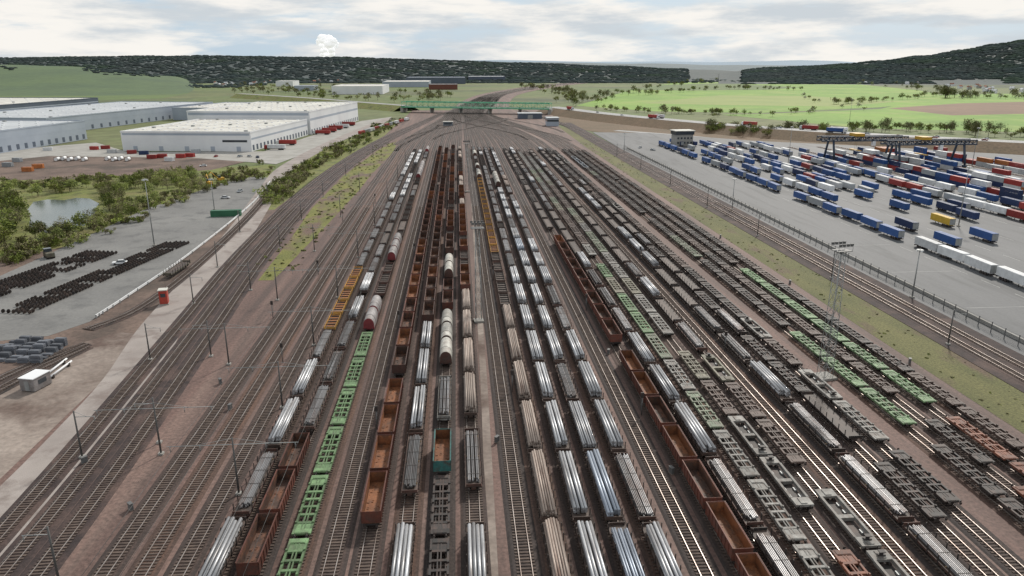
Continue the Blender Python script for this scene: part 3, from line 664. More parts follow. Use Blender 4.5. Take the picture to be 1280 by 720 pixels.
for i,(X,py,c) in enumerate([(174,306,'blue'),(192,300,'blue'),(194,281,'yellow'),(175,286,'navy')]):
    TK[c].place('semi_trailer',(X,rowY(X,py),-.03),0,'%s box trailer parked behind the three white trailers'%TCN[c] if c in('yellow','navy') else ('blue box trailer nearest behind the white trailers' if i==0 else 'blue box trailer in front of the yellow trailer'),'trailer',None,True,(),TS)
mixp=['blue']*7+['white']*3+['navy']*4+['grey','grey','red']
lane('long blue',162,296,182,.95,['blue','blue','blue','navy','blue','blue','blue','grey'])
lane('second',175,258,178,.66,['blue','blue','blue','navy','grey','white'])
lane('third',187,252,180,.4,['blue','navy','white'])
lane('fourth',195.5,262,180,.85,mixp)
lane('fifth',200.5,250,180,.65,mixp)
lane('sixth',212.5,284,182,.78,mixp)
lane('seventh',221,262,182,.5,['blue','blue','navy','white'])
lane('eighth',231,286,182,.9,['white','white','white','grey','red','blue','grey'])
lane('ninth',236,272,182,.75,['white','blue','blue','navy','grey'])
lane('tenth',249,266,190,.75,mixp)
def k_cont(c,ln=12.2):
    k=Kind(); b=MB(); h=ln/2; n=int(ln/.42); x=1.19
    for s in (-1,1):
        for i in range(n):
            y0=-h+.1+i*(ln-.2)/n; y1=y0+(ln-.2)/n; xx=x if i%2 else x-.05
            b.face([(s*xx,y0,.1),(s*xx,y1,.1),(s*xx,y1,2.5),(s*xx,y0,2.5)][::s])
    b.box(-x,x,-h+.02,-h+.1,.05,2.55).box(-x,x,h-.1,h-.02,.05,2.55)
    b.box(-x+.06,x-.06,-h+.1,h-.1,2.45,2.54).box(-x+.06,x-.06,-h+.1,h-.1,.05,.15)
    for s in (-1,1):
        b.box(s*1.17-.05,s*1.17+.05,-h+.1,h-.1,2.5,2.59).box(s*1.17-.05,s*1.17+.05,-h+.1,h-.1,0,.1)
    k.part('shell',b,[c]); k.part('corner_post',MB().box(-.07,.07,-.07,.07,0,2.6),[c],tuple((s*1.16,q*(h-.05),0) for s in (-1,1) for q in (-1,1)))
    k.part('door',MB().box(-1.05,1.05,-h-.02,-h+.01,.15,2.45).bar((-.3,-h-.04,.2),(-.3,-h-.04,2.4),.03).bar((.3,-h-.04,.2),(.3,-h-.04,2.4),.03),[c]); return k.done()
CKK={n:k_cont(TMt[n]) for n in TC}; CK6={n:k_cont(TMt[n],6.06) for n in TC}
cpal=['red','red','blue','blue','blue','white','white','white','orange','grey','navy','navy']
for li,X in enumerate([264,266.8,285,287.8,300.5,303.3,306.1,330,332.8,335.6,345]):
    Y=330; i=0
    while Y<510:
        if R()<.68:
            n=random.choice((1,1,2,2,2))
            for q in range(n):
                c=random.choice(cpal)
                CKK[c].place('freight_container',(X,Y,q*2.6-.02),0,'%s container, %s layer, %s stack from near end, %s container lane from fence'%(TCN[c],('ground','second','third')[q],ordw(i),ordw(li)),'container','containers stacked at the terminal',False)
            i+=1
        Y+=12.6
m_yel=M('machine_yellow',(.55,.33,.04),(.42,.24,.03),.6,rough=.5)
def crane(x,y,lab):
    r=ob('gantry_crane',None,None,(x,y,0),0,lab,'gantry crane'); w_=21; gz=14
    for s in (-1,1):
        gi=MB().box(-w_-8,w_+8,s*3.4-.7,s*3.4+.7,gz,gz+.9).box(-w_-8,w_+8,s*3.4-.6,s*3.4+.6,gz+2.6,gz+3.2)
        for i in range(23):
            xa=-w_-8+i*2*(w_+8)/22; xb=xa+2*(w_+8)/22
            gi.bar((xa,s*3.4,gz+.8),(xa,s*3.4,gz+2.7),.36)
            if i<22: gi.bar((xa,s*3.4,gz+.8 if i%2 else gz+2.7),(xb,s*3.4,gz+2.7 if i%2 else gz+.8),.34)
        ob('girder',gi.mesh('girder',[m_crane]),r)
        ob('sill_beam',MB().box(s*w_-.8,s*w_+.8,-8.5,8.5,.8,2.1).mesh('sill_beam',[m_crane]),r)
        for q in (-1,1):
            ob('leg',MB().bar((s*w_,q*7,2.1),(s*w_,q*3.4,gz+.1),1.0).mesh('leg',[m_crane]),r)
            ob('wheel_truck',MB().box(s*w_-.6,s*w_+.6,q*7-1.3,q*7+1.3,0,.799).mesh('wheel_truck',[m_yel]),r)
    ob('trolley',MB().box(-3,3,-4.2,4.2,gz+3.2,gz+5.0).mesh('trolley',[m_yel]),r,(-4,0,0))
    ob('operator_cab',MB().box(-1,1,-1,1,gz-2.8,gz+.1).mesh('operator_cab',[m_white]),r,(6,-3.3,0))
    ob('spreader',MB().box(-1,1,-6,6,8,8.5).bar((0,-1,8.5),(0,-1,gz+3.3),.08).bar((0,1,8.5),(0,1,gz+3.3),.08).mesh('spreader',[m_yel]),r,(-4,0,0))
x,y=G(1074,203); crane(x,y,'dark blue gantry crane spanning the container stacks, left of the pair'); 
x,y=G(1156,209); crane(x,y,'dark blue gantry crane spanning the container stacks, right of the pair')
# ---------------------------------------------------------------- buildings
def bpart(r,n,mb,mats,loc=(0,0,0)): return ob(n,mb.mesh(n,mats),r,loc)
def warehouse(x0,x1,y0,y1,h,rz,lab,wm_,rm,fine=True,nm='warehouse',cat='warehouse'):
    r=ob(nm,None,None,(x1,y0,-.05),rz,lab,cat); w_=x1-x0; d=y1-y0
    b=MB().box(-w_,0,0,d,0,h); bpart(r,'wall',b,[wm_])
    p=MB().box(-w_-.2,.2,-.2,.2,h+.003,h+1.1).box(-w_-.2,.2,d-.2,d+.2,h+.003,h+1.1).box(-w_-.2,-w_+.2,.2,d-.2,h+.003,h+1.1).box(-.2,.2,.2,d-.2,h+.003,h+1.1); bpart(r,'parapet',p,[wm_])
    rf=ob('roof',MB().box(-w_+.2,-.2,.2,d-.2,h+.004,h+.35).mesh('roof',[rm]),r)
    skm=MB().box(-.9,.9,-1.6,1.6,0,.4).mesh('skylight',[m_clad]); vm=MB().box(-1.1,1.1,-1.1,1.1,0,1.1).mesh('roof_vent',[m_galv])
    if fine:
        nx=max(2,min(9,int(w_/12))); ny=max(2,min(10,int(d/14)))
        for i in range(nx):
            for j in range(ny):
                v=(i*7+j*3)%11==0
                ob('roof_vent' if v else 'skylight',vm if v else skm,rf,(-w_*(i+.5)/nx,d*(j+.5)/ny,h+.35))
        dm=MB().box(-.1,.06,-1.6,1.6,.8,4.6).mesh('dock_door',[m_cladd])
        n=min(22,int(d/7))
        for j in range(n): ob('dock_door',dm,r,(0.03,d*(j+.5)/n,0))
        dm2=MB().box(-1.6,1.6,-.06,.1,.1,3.6).mesh('dock_door',[m_cladg])
        n=min(5,int(w_/18))
        for j in range(n): ob('dock_door',dm2,r,(-w_*(j+.5)/n,-.05,0))
        bpart(r,'cladding_band',MB().box(.003,.05,1,d-1,h*.62,h*.72),[m_cladg])
        bpart(r,'cladding_band',MB().box(-w_+1,-1,-.05,-.003,h*.86,h*.97),[m_cladg])
        bpart(r,'window_band',MB().box(-w_*.22,-w_*.03,-.08,.02,h*.5,h*.62),[m_glass])
    return r
rz=-math.radians(7)
warehouse(-250,-152,560,692,13.5,rz,'long white warehouse with pale flat roof nearest the service road',m_clad,m_roof)
warehouse(-248,-134,694,868,20,rz,'taller white warehouse block behind the low white one',m_clad,m_roof)
warehouse(-470,-343,470,668,15,rz,'grey warehouse at the left picture edge with pale roof',m_cladg,m_roofg)
warehouse(-500,-374,712,1010,14,rz*1.6,'long blue-grey warehouse behind the left edge one',m_cladg,m_roofg)
warehouse(-330,-255,880,1010,13,rz*1.6,'pale roofed warehouse left of the tall white block',m_cladg,m_roof)
warehouse(-760,-560,860,1150,14,rz,'dark grey warehouse farthest left near the horizon fields',m_cladd,m_roof)
def far_wh(px0,px1,py,h,depth,lab,wm_,rm):
    a=G(px0,py);b=G(px1,py); warehouse(min(a[0],b[0]),max(a[0],b[0]),a[1],a[1]+depth,h,0,lab,wm_,rm,fine=False)
far_wh(415,478,118,16,160,'distant white factory hall left of the green bridge',m_clad,m_roof)
far_wh(478,536,109,14,180,'distant pale factory hall behind the white one',m_cladg,m_roof)
far_wh(508,582,105,19,200,'distant dark blue hall above the green bridge',m_cladd,m_cladd)
far_wh(586,632,102,17,160,'distant dark hall right of the blue one',m_cladd,m_roofg)
far_wh(536,572,112,12,60,'distant red-brown shed above the green bridge',WC['rust'],m_roofg)
far_wh(345,366,108,14,90,'small distant white hall with blue wall on the far left wood edge',m_clad,m_roof)
far_wh(368,392,113,10,60,'small distant grey shed in front of the wood',m_cladg,m_roofg)
far_wh(630,672,95,16,160,'farthest pale hall beside the railway curve',m_clad,m_roof)
far_wh(1085,1118,100,14,100,'distant pale hall below the right hill',m_clad,m_roof)
x,y=G(852,182); r=ob('control_building',None,None,(x,y,-.03),.1,'beige three-storey control building at the far terminal corner','building')
bpart(r,'wall',MB().box(-7,7,-5,5,0,9),[m_conc]); bpart(r,'glazed_storey',MB().box(-7.6,7.6,-5.6,5.6,9.003,11.6),[m_glass]); bpart(r,'roof',MB().box(-8.2,8.2,-6.2,6.2,11.603,12.2),[m_roof])
for z in (2,5.5): 
    for i in range(5): bpart(r,'window',MB().box(-6+i*2.7,-4.4+i*2.7,-5.05,-4.99,z,z+1.5),[m_glass])
x,y=G(690,157); r=ob('signal_box',None,None,(x,y,0),0,'grey signal box with dark windows at the throat of the yard','building')
bpart(r,'wall',MB().box(-6,6,-8,8,0,8),[m_cladg]); bpart(r,'window_band',MB().box(-6.06,6.06,-8.06,8.06,4.6,6.6),[m_glass]); bpart(r,'roof',MB().box(-6.6,6.6,-8.6,8.6,8.003,8.6),[m_roofg])
x,y=G(662,148); r=ob('depot_shed',None,None,(x,y,0),0,'low dark shed beside the tracks right of the bridge span','building')
bpart(r,'wall',MB().box(-14,14,-8,8,0,6),[m_cladd]); bpart(r,'roof',MB().box(-14.5,14.5,-8.5,8.5,6.003,6.5),[m_roofg])
bpart(r,'door',MB().box(-3,3,-8.06,-7.98,0,4.5),[m_galv])
x,y=G(560,157); r=ob('track_cabin',None,None,(x,y,0),0,'small blue-grey cabin between the converging tracks','cabin')
bpart(r,'wall',MB().box(-5,5,-3,3,0,4),[WC['bluegrey']]); bpart(r,'roof',MB().box(-5.4,5.4,-3.4,3.4,4.003,4.4),[m_roof]); bpart(r,'window',MB().box(-4,4,-3.06,-2.98,1.6,3),[m_glass])
# green bridge
a=Vector((*G(505,140),0)); b=Vector((*G(688,143),0)); d=b-a; ang=math.atan2(d.y,d.x); Ln=d.length
r=ob('road_bridge',None,None,a,ang,'long green truss road bridge crossing the tracks at the yard throat','bridge')
bpart(r,'deck',MB().box(0,Ln,-8,8,6.8,7.3),[m_hwy])
for s in (-1,1):
    t=MB(); yy=s*8.4; n=26
    t.box(0,Ln,yy-.35,yy+.35,6.3,7.9).box(0,Ln,yy-.3,yy+.3,13.2,14.2)
    for i in range(n+1): t.bar((Ln*i/n,yy,7.8),(Ln*i/n,yy,13.3),.36)
    for i in range(n): t.bar((Ln*i/n,yy,7.8) if i%2 else (Ln*i/n,yy,13.3),(Ln*(i+1)/n,yy,13.3) if i%2 else (Ln*(i+1)/n,yy,7.8),.3)
    bpart(r,'truss_side',t,[m_gbridge])
for i in range(27): bpart(r,'cross_brace',MB().box(Ln*i/26-.25,Ln*i/26+.25,-8.1,8.1,13.5,13.9),[m_gbridge])
for i in range(6):
    q=Ln*i/5; bpart(r,'pier',MB().box(q-.8,q+.8,-6.5,6.5,0,6.79) if i not in (0,5) else MB().box(q-2,q+2,-7.5,7.5,0,6.79),[m_conc])
# ---------------------------------------------------------------- left apron things
def ws():
    b=MB(); b.cyl((-1.05,0,.46),(1.05,0,.46),.09,n=8)
    for s in (-1,1): b.cyl((s*.66,0,.46),(s*.84,0,.46),.47,n=14); b.cyl((s*.64,0,.46),(s*.69,0,.46),.52,n=14); b.cyl((s*.95,0,.46),(s*1.15,0,.46),.19,n=8)
    return b
m_ws=[M('wheelset_dark',(.028,.026,.028),(.05,.036,.03),.7,rough=.5,metal=.3,rnd=.3),M('wheelset_rust',(.06,.042,.036),(.035,.03,.028),.7,rough=.6,metal=.2,rnd=.3)]
wsm=[ws().mesh('wheelset',[m]) for m in m_ws]
def wsfield(a,b,rows,sp,nm,skip,rs):
    a=Vector((*G(*a),0));b=Vector((*G(*b),0)); d=b-a; n=int(d.length/sp); d.normalize(); nn=Vector((d.y,-d.x,0)); ang=math.atan2(d.y,d.x)-math.pi/2
    for q in range(rows):
        i_=0
        for i in range(n):
            if R()<skip or noise.noise(Vector((i*.22,q*1.7,len(nm))))>.38: continue
            p=a+d*(i*sp+U(-.06,.06))+nn*(q*rs+U(-.06,.06))
            o=ob('wheelset',random.choice(wsm),None,(p.x,p.y,-.02),ang+U(-.03,.03),'dark wheelset, %s from near end of the %s row in the %s block'%(ordw(i_),ordw(q),nm),'wheelset','wheelsets stored on the apron'); o.scale=(1.08,1.08,1.08); i_+=1
wsfield((-14,375),(148,315),4,1.3,'left',.04,-3.1)
wsfield((34,392),(236,303),3,1.3,'right',.02,-3.0)
def simple(nm,lab,cat,px,py,parts,rz=0,z=0,group=None):
    x,y=G(px,py); r=ob(nm,None,None,(x,y,z),rz,lab,cat,group)
    for n,mb,mats in parts: bpart(r,n,mb,mats)
    return r
AR=math.radians(-14)
x,y=G(283,270); CKK['green'].place('freight_container',(x,y,-.02),math.pi/2+.1,'bright green container standing alone at the far end of the apron','container',None,True)
m_red=M('red_paint',(.40,.05,.035),(.28,.045,.03),.6,rough=.5,fine=.15,fs=3)
o=simple('signal_hut','small red hut with pale roof beside the siding','hut',206,380,[('wall',MB().box(-1.3,1.3,-1.3,1.3,.3,4.0),[m_red]),('roof',MB().box(-1.5,1.5,-1.5,1.5,4.003,4.25),[m_roof]),('base',MB().box(-1.5,1.5,-1.5,1.5,-.05,.299),[m_conc]),('window',MB().box(-.8,.8,-1.34,-1.28,2.2,3.2),[m_glass]),('aerial',MB().bar((.8,.8,4.25),(.8,.8,5.8),.06),[m_dark])],.2); o.scale=(.78,.78,1.0)
simple('site_cabin','white site cabin on the pale gravel lot','cabin',46,484,[('wall',MB().box(-1.6,1.6,-2.2,2.2,.15,2.7),[WC['hoodgrey']]),('roof',MB().box(-1.7,1.7,-2.3,2.3,2.703,2.85),[m_clad]),('door',MB().box(-.5,.5,-2.25,-2.19,.2,2.2),[m_galv]),('window',MB().box(1.59,1.65,-1,1,1.2,2.1),[m_glass]),('skid',MB().box(-1.5,-1.2,-2.1,2.1,0,.149).box(1.2,1.5,-2.1,2.1,0,.149),[m_dark])],AR)
for i,(p0,p1) in enumerate((((56,474),(84,452)),((62,476),(90,455)))):
    a=Vector((*G(*p0),.5));b=Vector((*G(*p1),.5)); c=(a+b)/2
    r=ob('long_pipe',None,None,(c.x,c.y,0),0,('left' if i==0 else 'right')+' white pipe lying on trestles beside the white cabin','pipe')
    bpart(r,'tube',MB().cyl(a-Vector((c.x,c.y,-.2)),b-Vector((c.x,c.y,-.2)),.2,n=10),[m_clad])
    for t in (.15,.85):
        q=a.lerp(b,t); bpart(r,'trestle',MB().box(-.25,.25,-.25,.25,0,.8),[m_dark],(q.x-c.x,q.y-c.y,0))
blk=MB().box(-1.2,1.2,-.5,.5,0,.55).box(-1.0,1.0,-.35,.35,.549,.62).mesh('concrete_block',[M('block_grey',(.13,.14,.16),(.09,.095,.11),.5,rnd=.25)])
for i in range(5):
    for j in range(6):
        x,y=G(-12,448); n_=random.choice((1,2,2,3))
        for q in range(n_):
            ob('concrete_block',blk,None,(x+i*2.9+U(-.1,.1),y-1+j*2.1-i*.6,q*.63-.05),AR*.4,'grey slab block, %s layer, %s column, %s row of the left edge stacks'%(('ground','second','third')[q],ordw(i),ordw(j)),'block','grey blocks stacked at the left edge')
k=kind('flat','olive'); a=Vector((*G(205,352),0)); b=Vector((*G(238,330),0)); d=b-a
k.place('flat_wagon',((a.x+b.x)/2,(a.y+b.y)/2,RT-.02),math.atan2(d.y,d.x)-math.pi/2,'olive empty flat wagon alone on the apron siding','railway wagon',None,True,(),SDEF)
for i,(px,py,rz_) in enumerate(((262,232,.6),(276,227,2.2))):
    simple('excavator',('nearer' if i==0 else 'farther')+' yellow excavator by the dirt heap left of the service road','excavator',px,py,[('track',MB().box(-1.5,-.9,-2,2,0,.9),[m_dark]),('track',MB().box(.9,1.5,-2,2,0,.9),[m_dark]),('body',MB().box(-1.3,1.3,-1.8,1.4,.9,2.3),[m_yel]),('cab',MB().box(-1.3,-.2,.2,1.4,2.3,3.6),[m_glass]),('boom',MB().bar((.3,1.4,1.8),(.3,4.5,5.6),.35).bar((.3,4.5,5.6),(.3,7.2,3.4),.28),[m_yel]),('bucket',MB().box(-.3,.9,6.8,7.6,2.6,3.5),[m_dark])],rz_)
simple('loader_wagon','small pale machine standing on the apron left edge','machine',62,322,[('body',MB().box(-1.2,1.2,-2.4,2.4,.6,1.9),[WC['olive']]),('cab',MB().box(-1.1,1.1,.4,2.2,1.9,3),[m_glass]),('axle',MB().cyl((-1.3,-1.5,.5),(1.3,-1.5,.5),.5,n=10),[m_dark]),('axle',MB().cyl((-1.3,1.5,.5),(1.3,1.5,.5),.5,n=10),[m_dark])],.7)
i=0
for px,py,c in [(118,187,'red'),(132,186,'red'),(140,191,'white'),(190,198,'red'),(203,197,'red'),(212,201,'white'),(226,197,'red'),(238,196,'red'),(245,191,'grey'),(180,193,'navy'),(165,192,'red'),(60,188,'white'),(22,202,'grey'),(35,214,'orange'),(48,210,'orange'),(10,208,'grey')]:
    x,y=G(px,py); CK6[c].place('freight_container',(x,y,-.08),U(1.2,1.9),'%s short container, %s from left in the yard before the warehouses'%(TCN[c],ordw(i)),'container','containers in front of the warehouses',False); i+=1
def k_tank():
    k=Kind(); k.part('tank',MB().cyl((0,-2.8,1.35),(0,2.8,1.35),1.1,n=14),[m_white]); fr_=MB()
    for y in (-3,3):
        for s in (-1,1): fr_.box(s*1.15-.06,s*1.15+.06,y-.06,y+.06,0,2.6)
        fr_.box(-1.09,1.09,y-.06,y+.06,0,.12).box(-1.09,1.09,y-.06,y+.06,2.48,2.6)
    for s in (-1,1): fr_.box(s*1.15-.06,s*1.15+.06,-2.94,2.94,0,.12)
    k.part('frame',fr_,[m_dark]); return k.done()
tkk=k_tank()
for i,px in enumerate((72,80,88,97,106,135,143,151,160)):
    x,y=G(px,201-(i%2)); tkk.place('tank_container',(x,y,-.1),.1,'white tank container, %s from left on the dirt yard'%ordw(i),'tank','tank containers on the dirt yard',False)
def k_truck(c,cc):
    k=Kind(); P=TK[c].parts[0]; k.part('box_body',P[1],P[2]); k.part('chassis',MB().box(-.45,.45,-6.7,9,.7,1.1),[m_dark])
    k.part('cab',MB().box(-1.2,1.2,7.2,9.2,.6,3.0).box(-1.1,1.1,7.2,8.8,3.0,3.5),[cc]); k.part('windscreen',MB().box(-1.1,1.1,9.2,9.25,1.8,2.8),[m_glass])
    k.part('wheel',MB().cyl((-.2,0,0),(.2,0,0),.5,n=10),[m_dark],tuple((s*1.03,y,.5) for s in (-1,1) for y in (-4.6,-3.3,-2,6.4,8.6))); return k.done()
trk={c:k_truck(c,TMt['white' if c!='white' else 'red']) for c in ('white','red','blue')}
for i,(px,py,c) in enumerate([(404,168,'red'),(412,165,'red'),(420,162,'red'),(428,160,'white'),(346,187,'white'),(360,181,'red'),(436,157,'red')]):
    x,y=G(px,py); trk[c].place('lorry',(x,y,-.08),rz+math.pi/2,'%s articulated lorry, %s from left along the white warehouse side'%(c,ordw(i)),'lorry','lorries beside the white warehouse',False)
def k_car(c):
    k=Kind(); b=MB().box(-.88,.88,-2.15,2.15,.3,.85); k.part('body',b,[c])
    cb=MB(); A=[(-.8,-1.7,.853),(.8,-1.7,.853),(.8,1.1,.853),(-.8,1.1,.853)]; B=[(-.65,-1.2,1.42),(.65,-1.2,1.42),(.65,.4,1.42),(-.65,.4,1.42)]
    for i in range(4): j=(i+1)%4; cb.face([A[i],A[j],B[j],B[i]],1)
    cb.face(B,0); k.part('cabin',cb,[c,m_glass]); k.part('wheel',MB().cyl((-.1,0,0),(.1,0,0),.32,n=10),[m_dark],tuple((s*.8,y,.32) for s in(-1,1) for y in(-1.35,1.35))); return k.done()
ck={n:k_car(TMt[n]) for n in ('white','red','grey','navy')}
hn=offs(hp); i=0
for j in range(4,len(hp)-2,3):
    for s in (-1,1):
        if R()<.62:
            p=hp[j]+hn[j]*s*U(2.4,6.8); d=hp[j+1]-hp[j]; a_=math.atan2(d.y,d.x)-math.pi/2+(0 if s>0 else math.pi)
            if R()<.35:
                c=random.choice(('white','red','blue')); trk[c].place('lorry',(p.x,p.y,7.06),a_,'%s lorry driving on the highway, %s vehicle from the bridge'%(c,ordw(i)),'lorry','vehicles on the highway',False)
            else:
                c=random.choice(list(ck)); ck[c].place('car',(p.x,p.y,7.06),a_,'%s car driving on the highway, %s vehicle from the bridge'%(TCN[c],ordw(i)),'car','vehicles on the highway',False)
            i+=1
for i,(px,py,c) in enumerate([(282,248,'white'),(300,240,'grey'),(150,330,'white'),(254,208,'white'),(300,196,'grey'),(312,196,'white'),(322,197,'navy'),(270,196,'red'),(800,185,'white'),(816,188,'grey'),(835,186,'navy')]):
    x,y=G(px,py); ck[c].place('car',(x,y,-.04),U(0,6),'%s parked car %s'%(TCN[c],('on the apron, %s from left'%ordw(i)) if i<3 else ('near the warehouses, %s from left'%ordw(i-3) if i<8 else 'near the control building, %s from left'%ordw(i-8))),'car',None,py>230)
for i in range(10):
    px=508-i*6.2; py=151+i*1.9; x,y=G(px,py); c=('white','red','white','grey','red')[i%5]
    CKK[c].place('train_container',(x,y,.9),-.22,'%s container on the distant train by the green bank, %s from front'%(c,ordw(i)),'container','containers on the distant train',False)
    if i%2==0: kind('skel','brown').place('container_wagon',(x,y,-.35),-.22,'wagon under the distant train by the green bank, %s from front'%ordw(i//2),'railway wagon','wagons of the distant train',False)
# ---------------------------------------------------------------- vegetation
def tree_kind(seed,hh,w_,mats,leaf,nq):
    r=random.Random(seed); k=Kind(); t=MB(); th=hh*.4
    t.cyl((0,0,-.2),(0,0,th),.035*hh*.6,.022*hh*.6,7)
    tips=[]
    for i in range(7):
        a=r.uniform(0,6.28); z=r.uniform(.25,.4)*hh; e=Vector((math.cos(a)*w_*r.uniform(.25,.6),math.sin(a)*w_*r.uniform(.25,.6),r.uniform(.5,.9)*hh)); t.cyl((0,0,z),e,.011*hh,.004*hh,5); tips.append(e)
    t.cyl((0,0,th),(r.uniform(-.3,.3),r.uniform(-.3,.3),hh*.93),.022*hh*.6,.006*hh,5)
    k.part('trunk',t,[m_bark])
    c=MB(); cl_=[(e,r.uniform(.16,.3)*hh) for e in tips]+[(Vector((r.gauss(0,w_*.28),r.gauss(0,w_*.28),hh*r.uniform(.3,.9))),r.uniform(.14,.26)*hh) for _ in range(8)]
    for e,s in cl_:
        mi=r.choice((0,0,1))
        for _ in range(nq):
            d=Vector((r.gauss(0,1),r.gauss(0,1),r.gauss(0,.8))); d=d.normalized()*s*(r.random()**.45); p=e+d
            u=Vector((r.gauss(0,1),r.gauss(0,1),r.gauss(0,1))).normalized(); v=u.orthogonal().normalized(); l=leaf*r.uniform(.5,1.3)
            q=mi if r.random()<.75 else 1-mi
            c.face([p-u*l,p+v*l*.6,p+u*l,p-v*l*.6],q)
    k.part('crown',c,mats); return k.done()
TSP=[(1,9,6,[m_lf[0],m_lf[1]],.45,44),(2,11,7,[m_lf[2],m_lf[1]],.45,36),(3,8,6,[m_lf[0],m_lf[2]],.4,42),(4,10,6,[m_lf[2],m_lf[2]],.3,28),(5,7,6,[m_lf[3],m_lf[0]],.4,34)]
trees=[tree_kind(*a) for a in TSP]; treesf=[tree_kind(a[0],a[1],a[2],a[3],.85,9) for a in TSP]
def shrub_kind(seed,hh,mats,nq=36,lf=.28):
    r=random.Random(seed); k=Kind(); t=MB()
    for i in range(6): a=r.uniform(0,6.28); t.cyl((0,0,0),(math.cos(a)*hh*.4,math.sin(a)*hh*.4,hh*.8),.05,.02,5)
    k.part('stem',t,[m_bark]); c=MB()
    for j in range(7):
        e=Vector((r.gauss(0,hh*.35),r.gauss(0,hh*.35),hh*r.uniform(.25,.75))); mi=r.choice((0,1))
        for _ in range(nq):
            d=Vector((r.gauss(0,1),r.gauss(0,1),r.gauss(0,.8))).normalized()*hh*.32*r.random()**.4; p=e+d; u=Vector((r.gauss(0,1),r.gauss(0,1),r.gauss(0,1))).normalized(); v=u.orthogonal().normalized(); l=lf*r.uniform(.5,1.4)
            c.face([p-u*l,p+v*l*.6,p+u*l,p-v*l*.6],mi)
    k.part('foliage',c,mats); return k.done()
SSP=[(1,2.6,[m_lf[0],m_lf[2]]),(2,2.2,[m_lf[2],m_lf[0]]),(3,3.2,[m_lf[1],m_lf[0]])]
shrubs=[shrub_kind(*a) for a in SSP]; shrubsf=[shrub_kind(*a,10,.5) for a in SSP]
VEG=[]
def plant(n,area,ks,name,lab,cat,group,smin,smax,full=True,flatten=1.):
    for i in range(n):
        j=random.choice(ks); x,y=area(); s=U(smin,smax)
        VEG.append((math.hypot(x,y)/s/(3 if name=='tree' else 1),name,j,x,y,U(0,6.28),(s*U(.85,1.15),s*U(.85,1.15),s*U(.85,1.15)*flatten),lab,cat,group,full))
def along(pts,jx=4,jy=2):
    def f_():
        i=random.randrange(len(pts)-1); t=R(); a,b=pts[i],pts[i+1]; return G(a[0]+(b[0]-a[0])*t+U(-jx,jx),a[1]+(b[1]-a[1])*t+U(-jy,jy))
    return f_
plant(46,along([(-30,302),(0,298),(12,290),(16,264)],14,12),[0,2,2,0],'tree','leafy tree in the dense clump left of the pond','tree','trees left of the pond',.6,1.1)
plant(22,along([(46,300),(90,296),(134,280)],8,3),[2,3,0],'tree','tree along the near bank of the pond','tree','trees on the near pond bank',.4,.75)
plant(84,along([(135,276),(180,258),(250,236),(210,228),(130,240),(150,262)],14,7),[0,2,2,3,0],'tree','springtime tree in the thicket right of the pond','tree','trees right of the pond',.4,.75)
plant(44,along([(0,242),(60,242),(130,236),(250,222)],8,5),[3,2,0,2],'tree','brownish tree behind the pond','tree','trees behind the pond',.4,.75,False)
plant(120,along([(0,325),(40,312),(120,290),(200,255),(280,224),(330,212)],14,8),[0,1],'shrub','leafy shrub on the grass between pond and apron','shrub','shrubs by the apron',.7,1.5,False)
plant(70,along([(0,232),(90,230),(180,224),(260,216)],10,5),[0,1,2],'shrub','leafy shrub on the rough grass before the dirt yard','shrub','shrubs before the dirt yard',.8,1.5,False)
plant(190,along([(338,252),(360,228),(400,200),(450,175),(505,150)],11,5),[0,1,0,2],'shrub','green shrub on the bank between service road and main line','shrub','shrubs on the green bank',.9,1.7,False)
plant(340,lambda:(-57.5+U(-8,7),U(215,620)),[0,1],'shrub','low yellow-green bush in the weed strip beside the wagon rows','shrub','bushes in the weed strip',.12,.45,False,.7)
plant(360,lambda:(U(98.5,109.6),U(95,600)),[0,1,1],'shrub','low bush in the dry grass strip right of the wagon rows','shrub','bushes in the dry grass strip',.08,.26,False,.7)
plant(120,along([(880,163),(960,170),(1060,164),(1160,163),(1290,172)],14,3),[0,1,2],'tree','small green tree in the hedge beyond the highway','tree','hedge trees beyond the highway',.6,1.1,False)
plant(60,along([(720,131),(770,120),(830,108),(900,98),(980,96)],12,2),[1,2,0],'tree','distant tree on the left edge of the green field','tree','trees edging the green field',.8,1.5,False)
plant(70,along([(990,99),(1090,105),(1160,112),(1210,122),(1290,122)],12,2),[1,0,4],'tree','distant tree on the far side of the green field','tree','trees beyond the green field',.8,1.5,False)
plant(8,along([(1180,122),(1190,122)],4,1),[1],'tree','dark tree in the clump at the ploughed field corner','tree','trees at the ploughed field corner',1.5,2.2,False)
plant(18,along([(905,146),(980,143),(1080,137),(1010,121)],20,2),[4,2],'tree','small pale tree dotted across the green field','tree','trees dotted on the field',.6,1.0,False)
plant(60,along([(695,128),(725,121),(690,115),(660,109)],12,3),[1,2],'tree','distant tree beside the railway behind the bridge','tree','trees behind the bridge',.8,1.5,False)
plant(110,along([(300,114),(400,121),(500,126),(560,122),(420,112),(300,110)],20,3),[1,0,2],'tree','distant tree between the warehouses and the bridge','tree','trees behind the warehouses',.8,1.4,False)
plant(55,along([(800,119),(900,111),(1010,113)],6,.7),[1,2,0],'tree','distant tree in the hedge across the green field','tree','hedge trees across the field',.6,1.2,False)
plant(45,along([(1040,131),(1110,126),(1190,118)],6,.8),[1,2,0],'tree','distant tree in the hedge near the ploughed field','tree','hedge trees by the ploughed field',.6,1.2,False)
plant(50,along([(745,137),(840,142),(950,144)],8,1),[2,0,1],'tree','distant tree in the hedge along the near edge of the green field','tree','hedge trees at the near field edge',.5,1.0,False)
VEG.sort(key=lambda a:a[0])
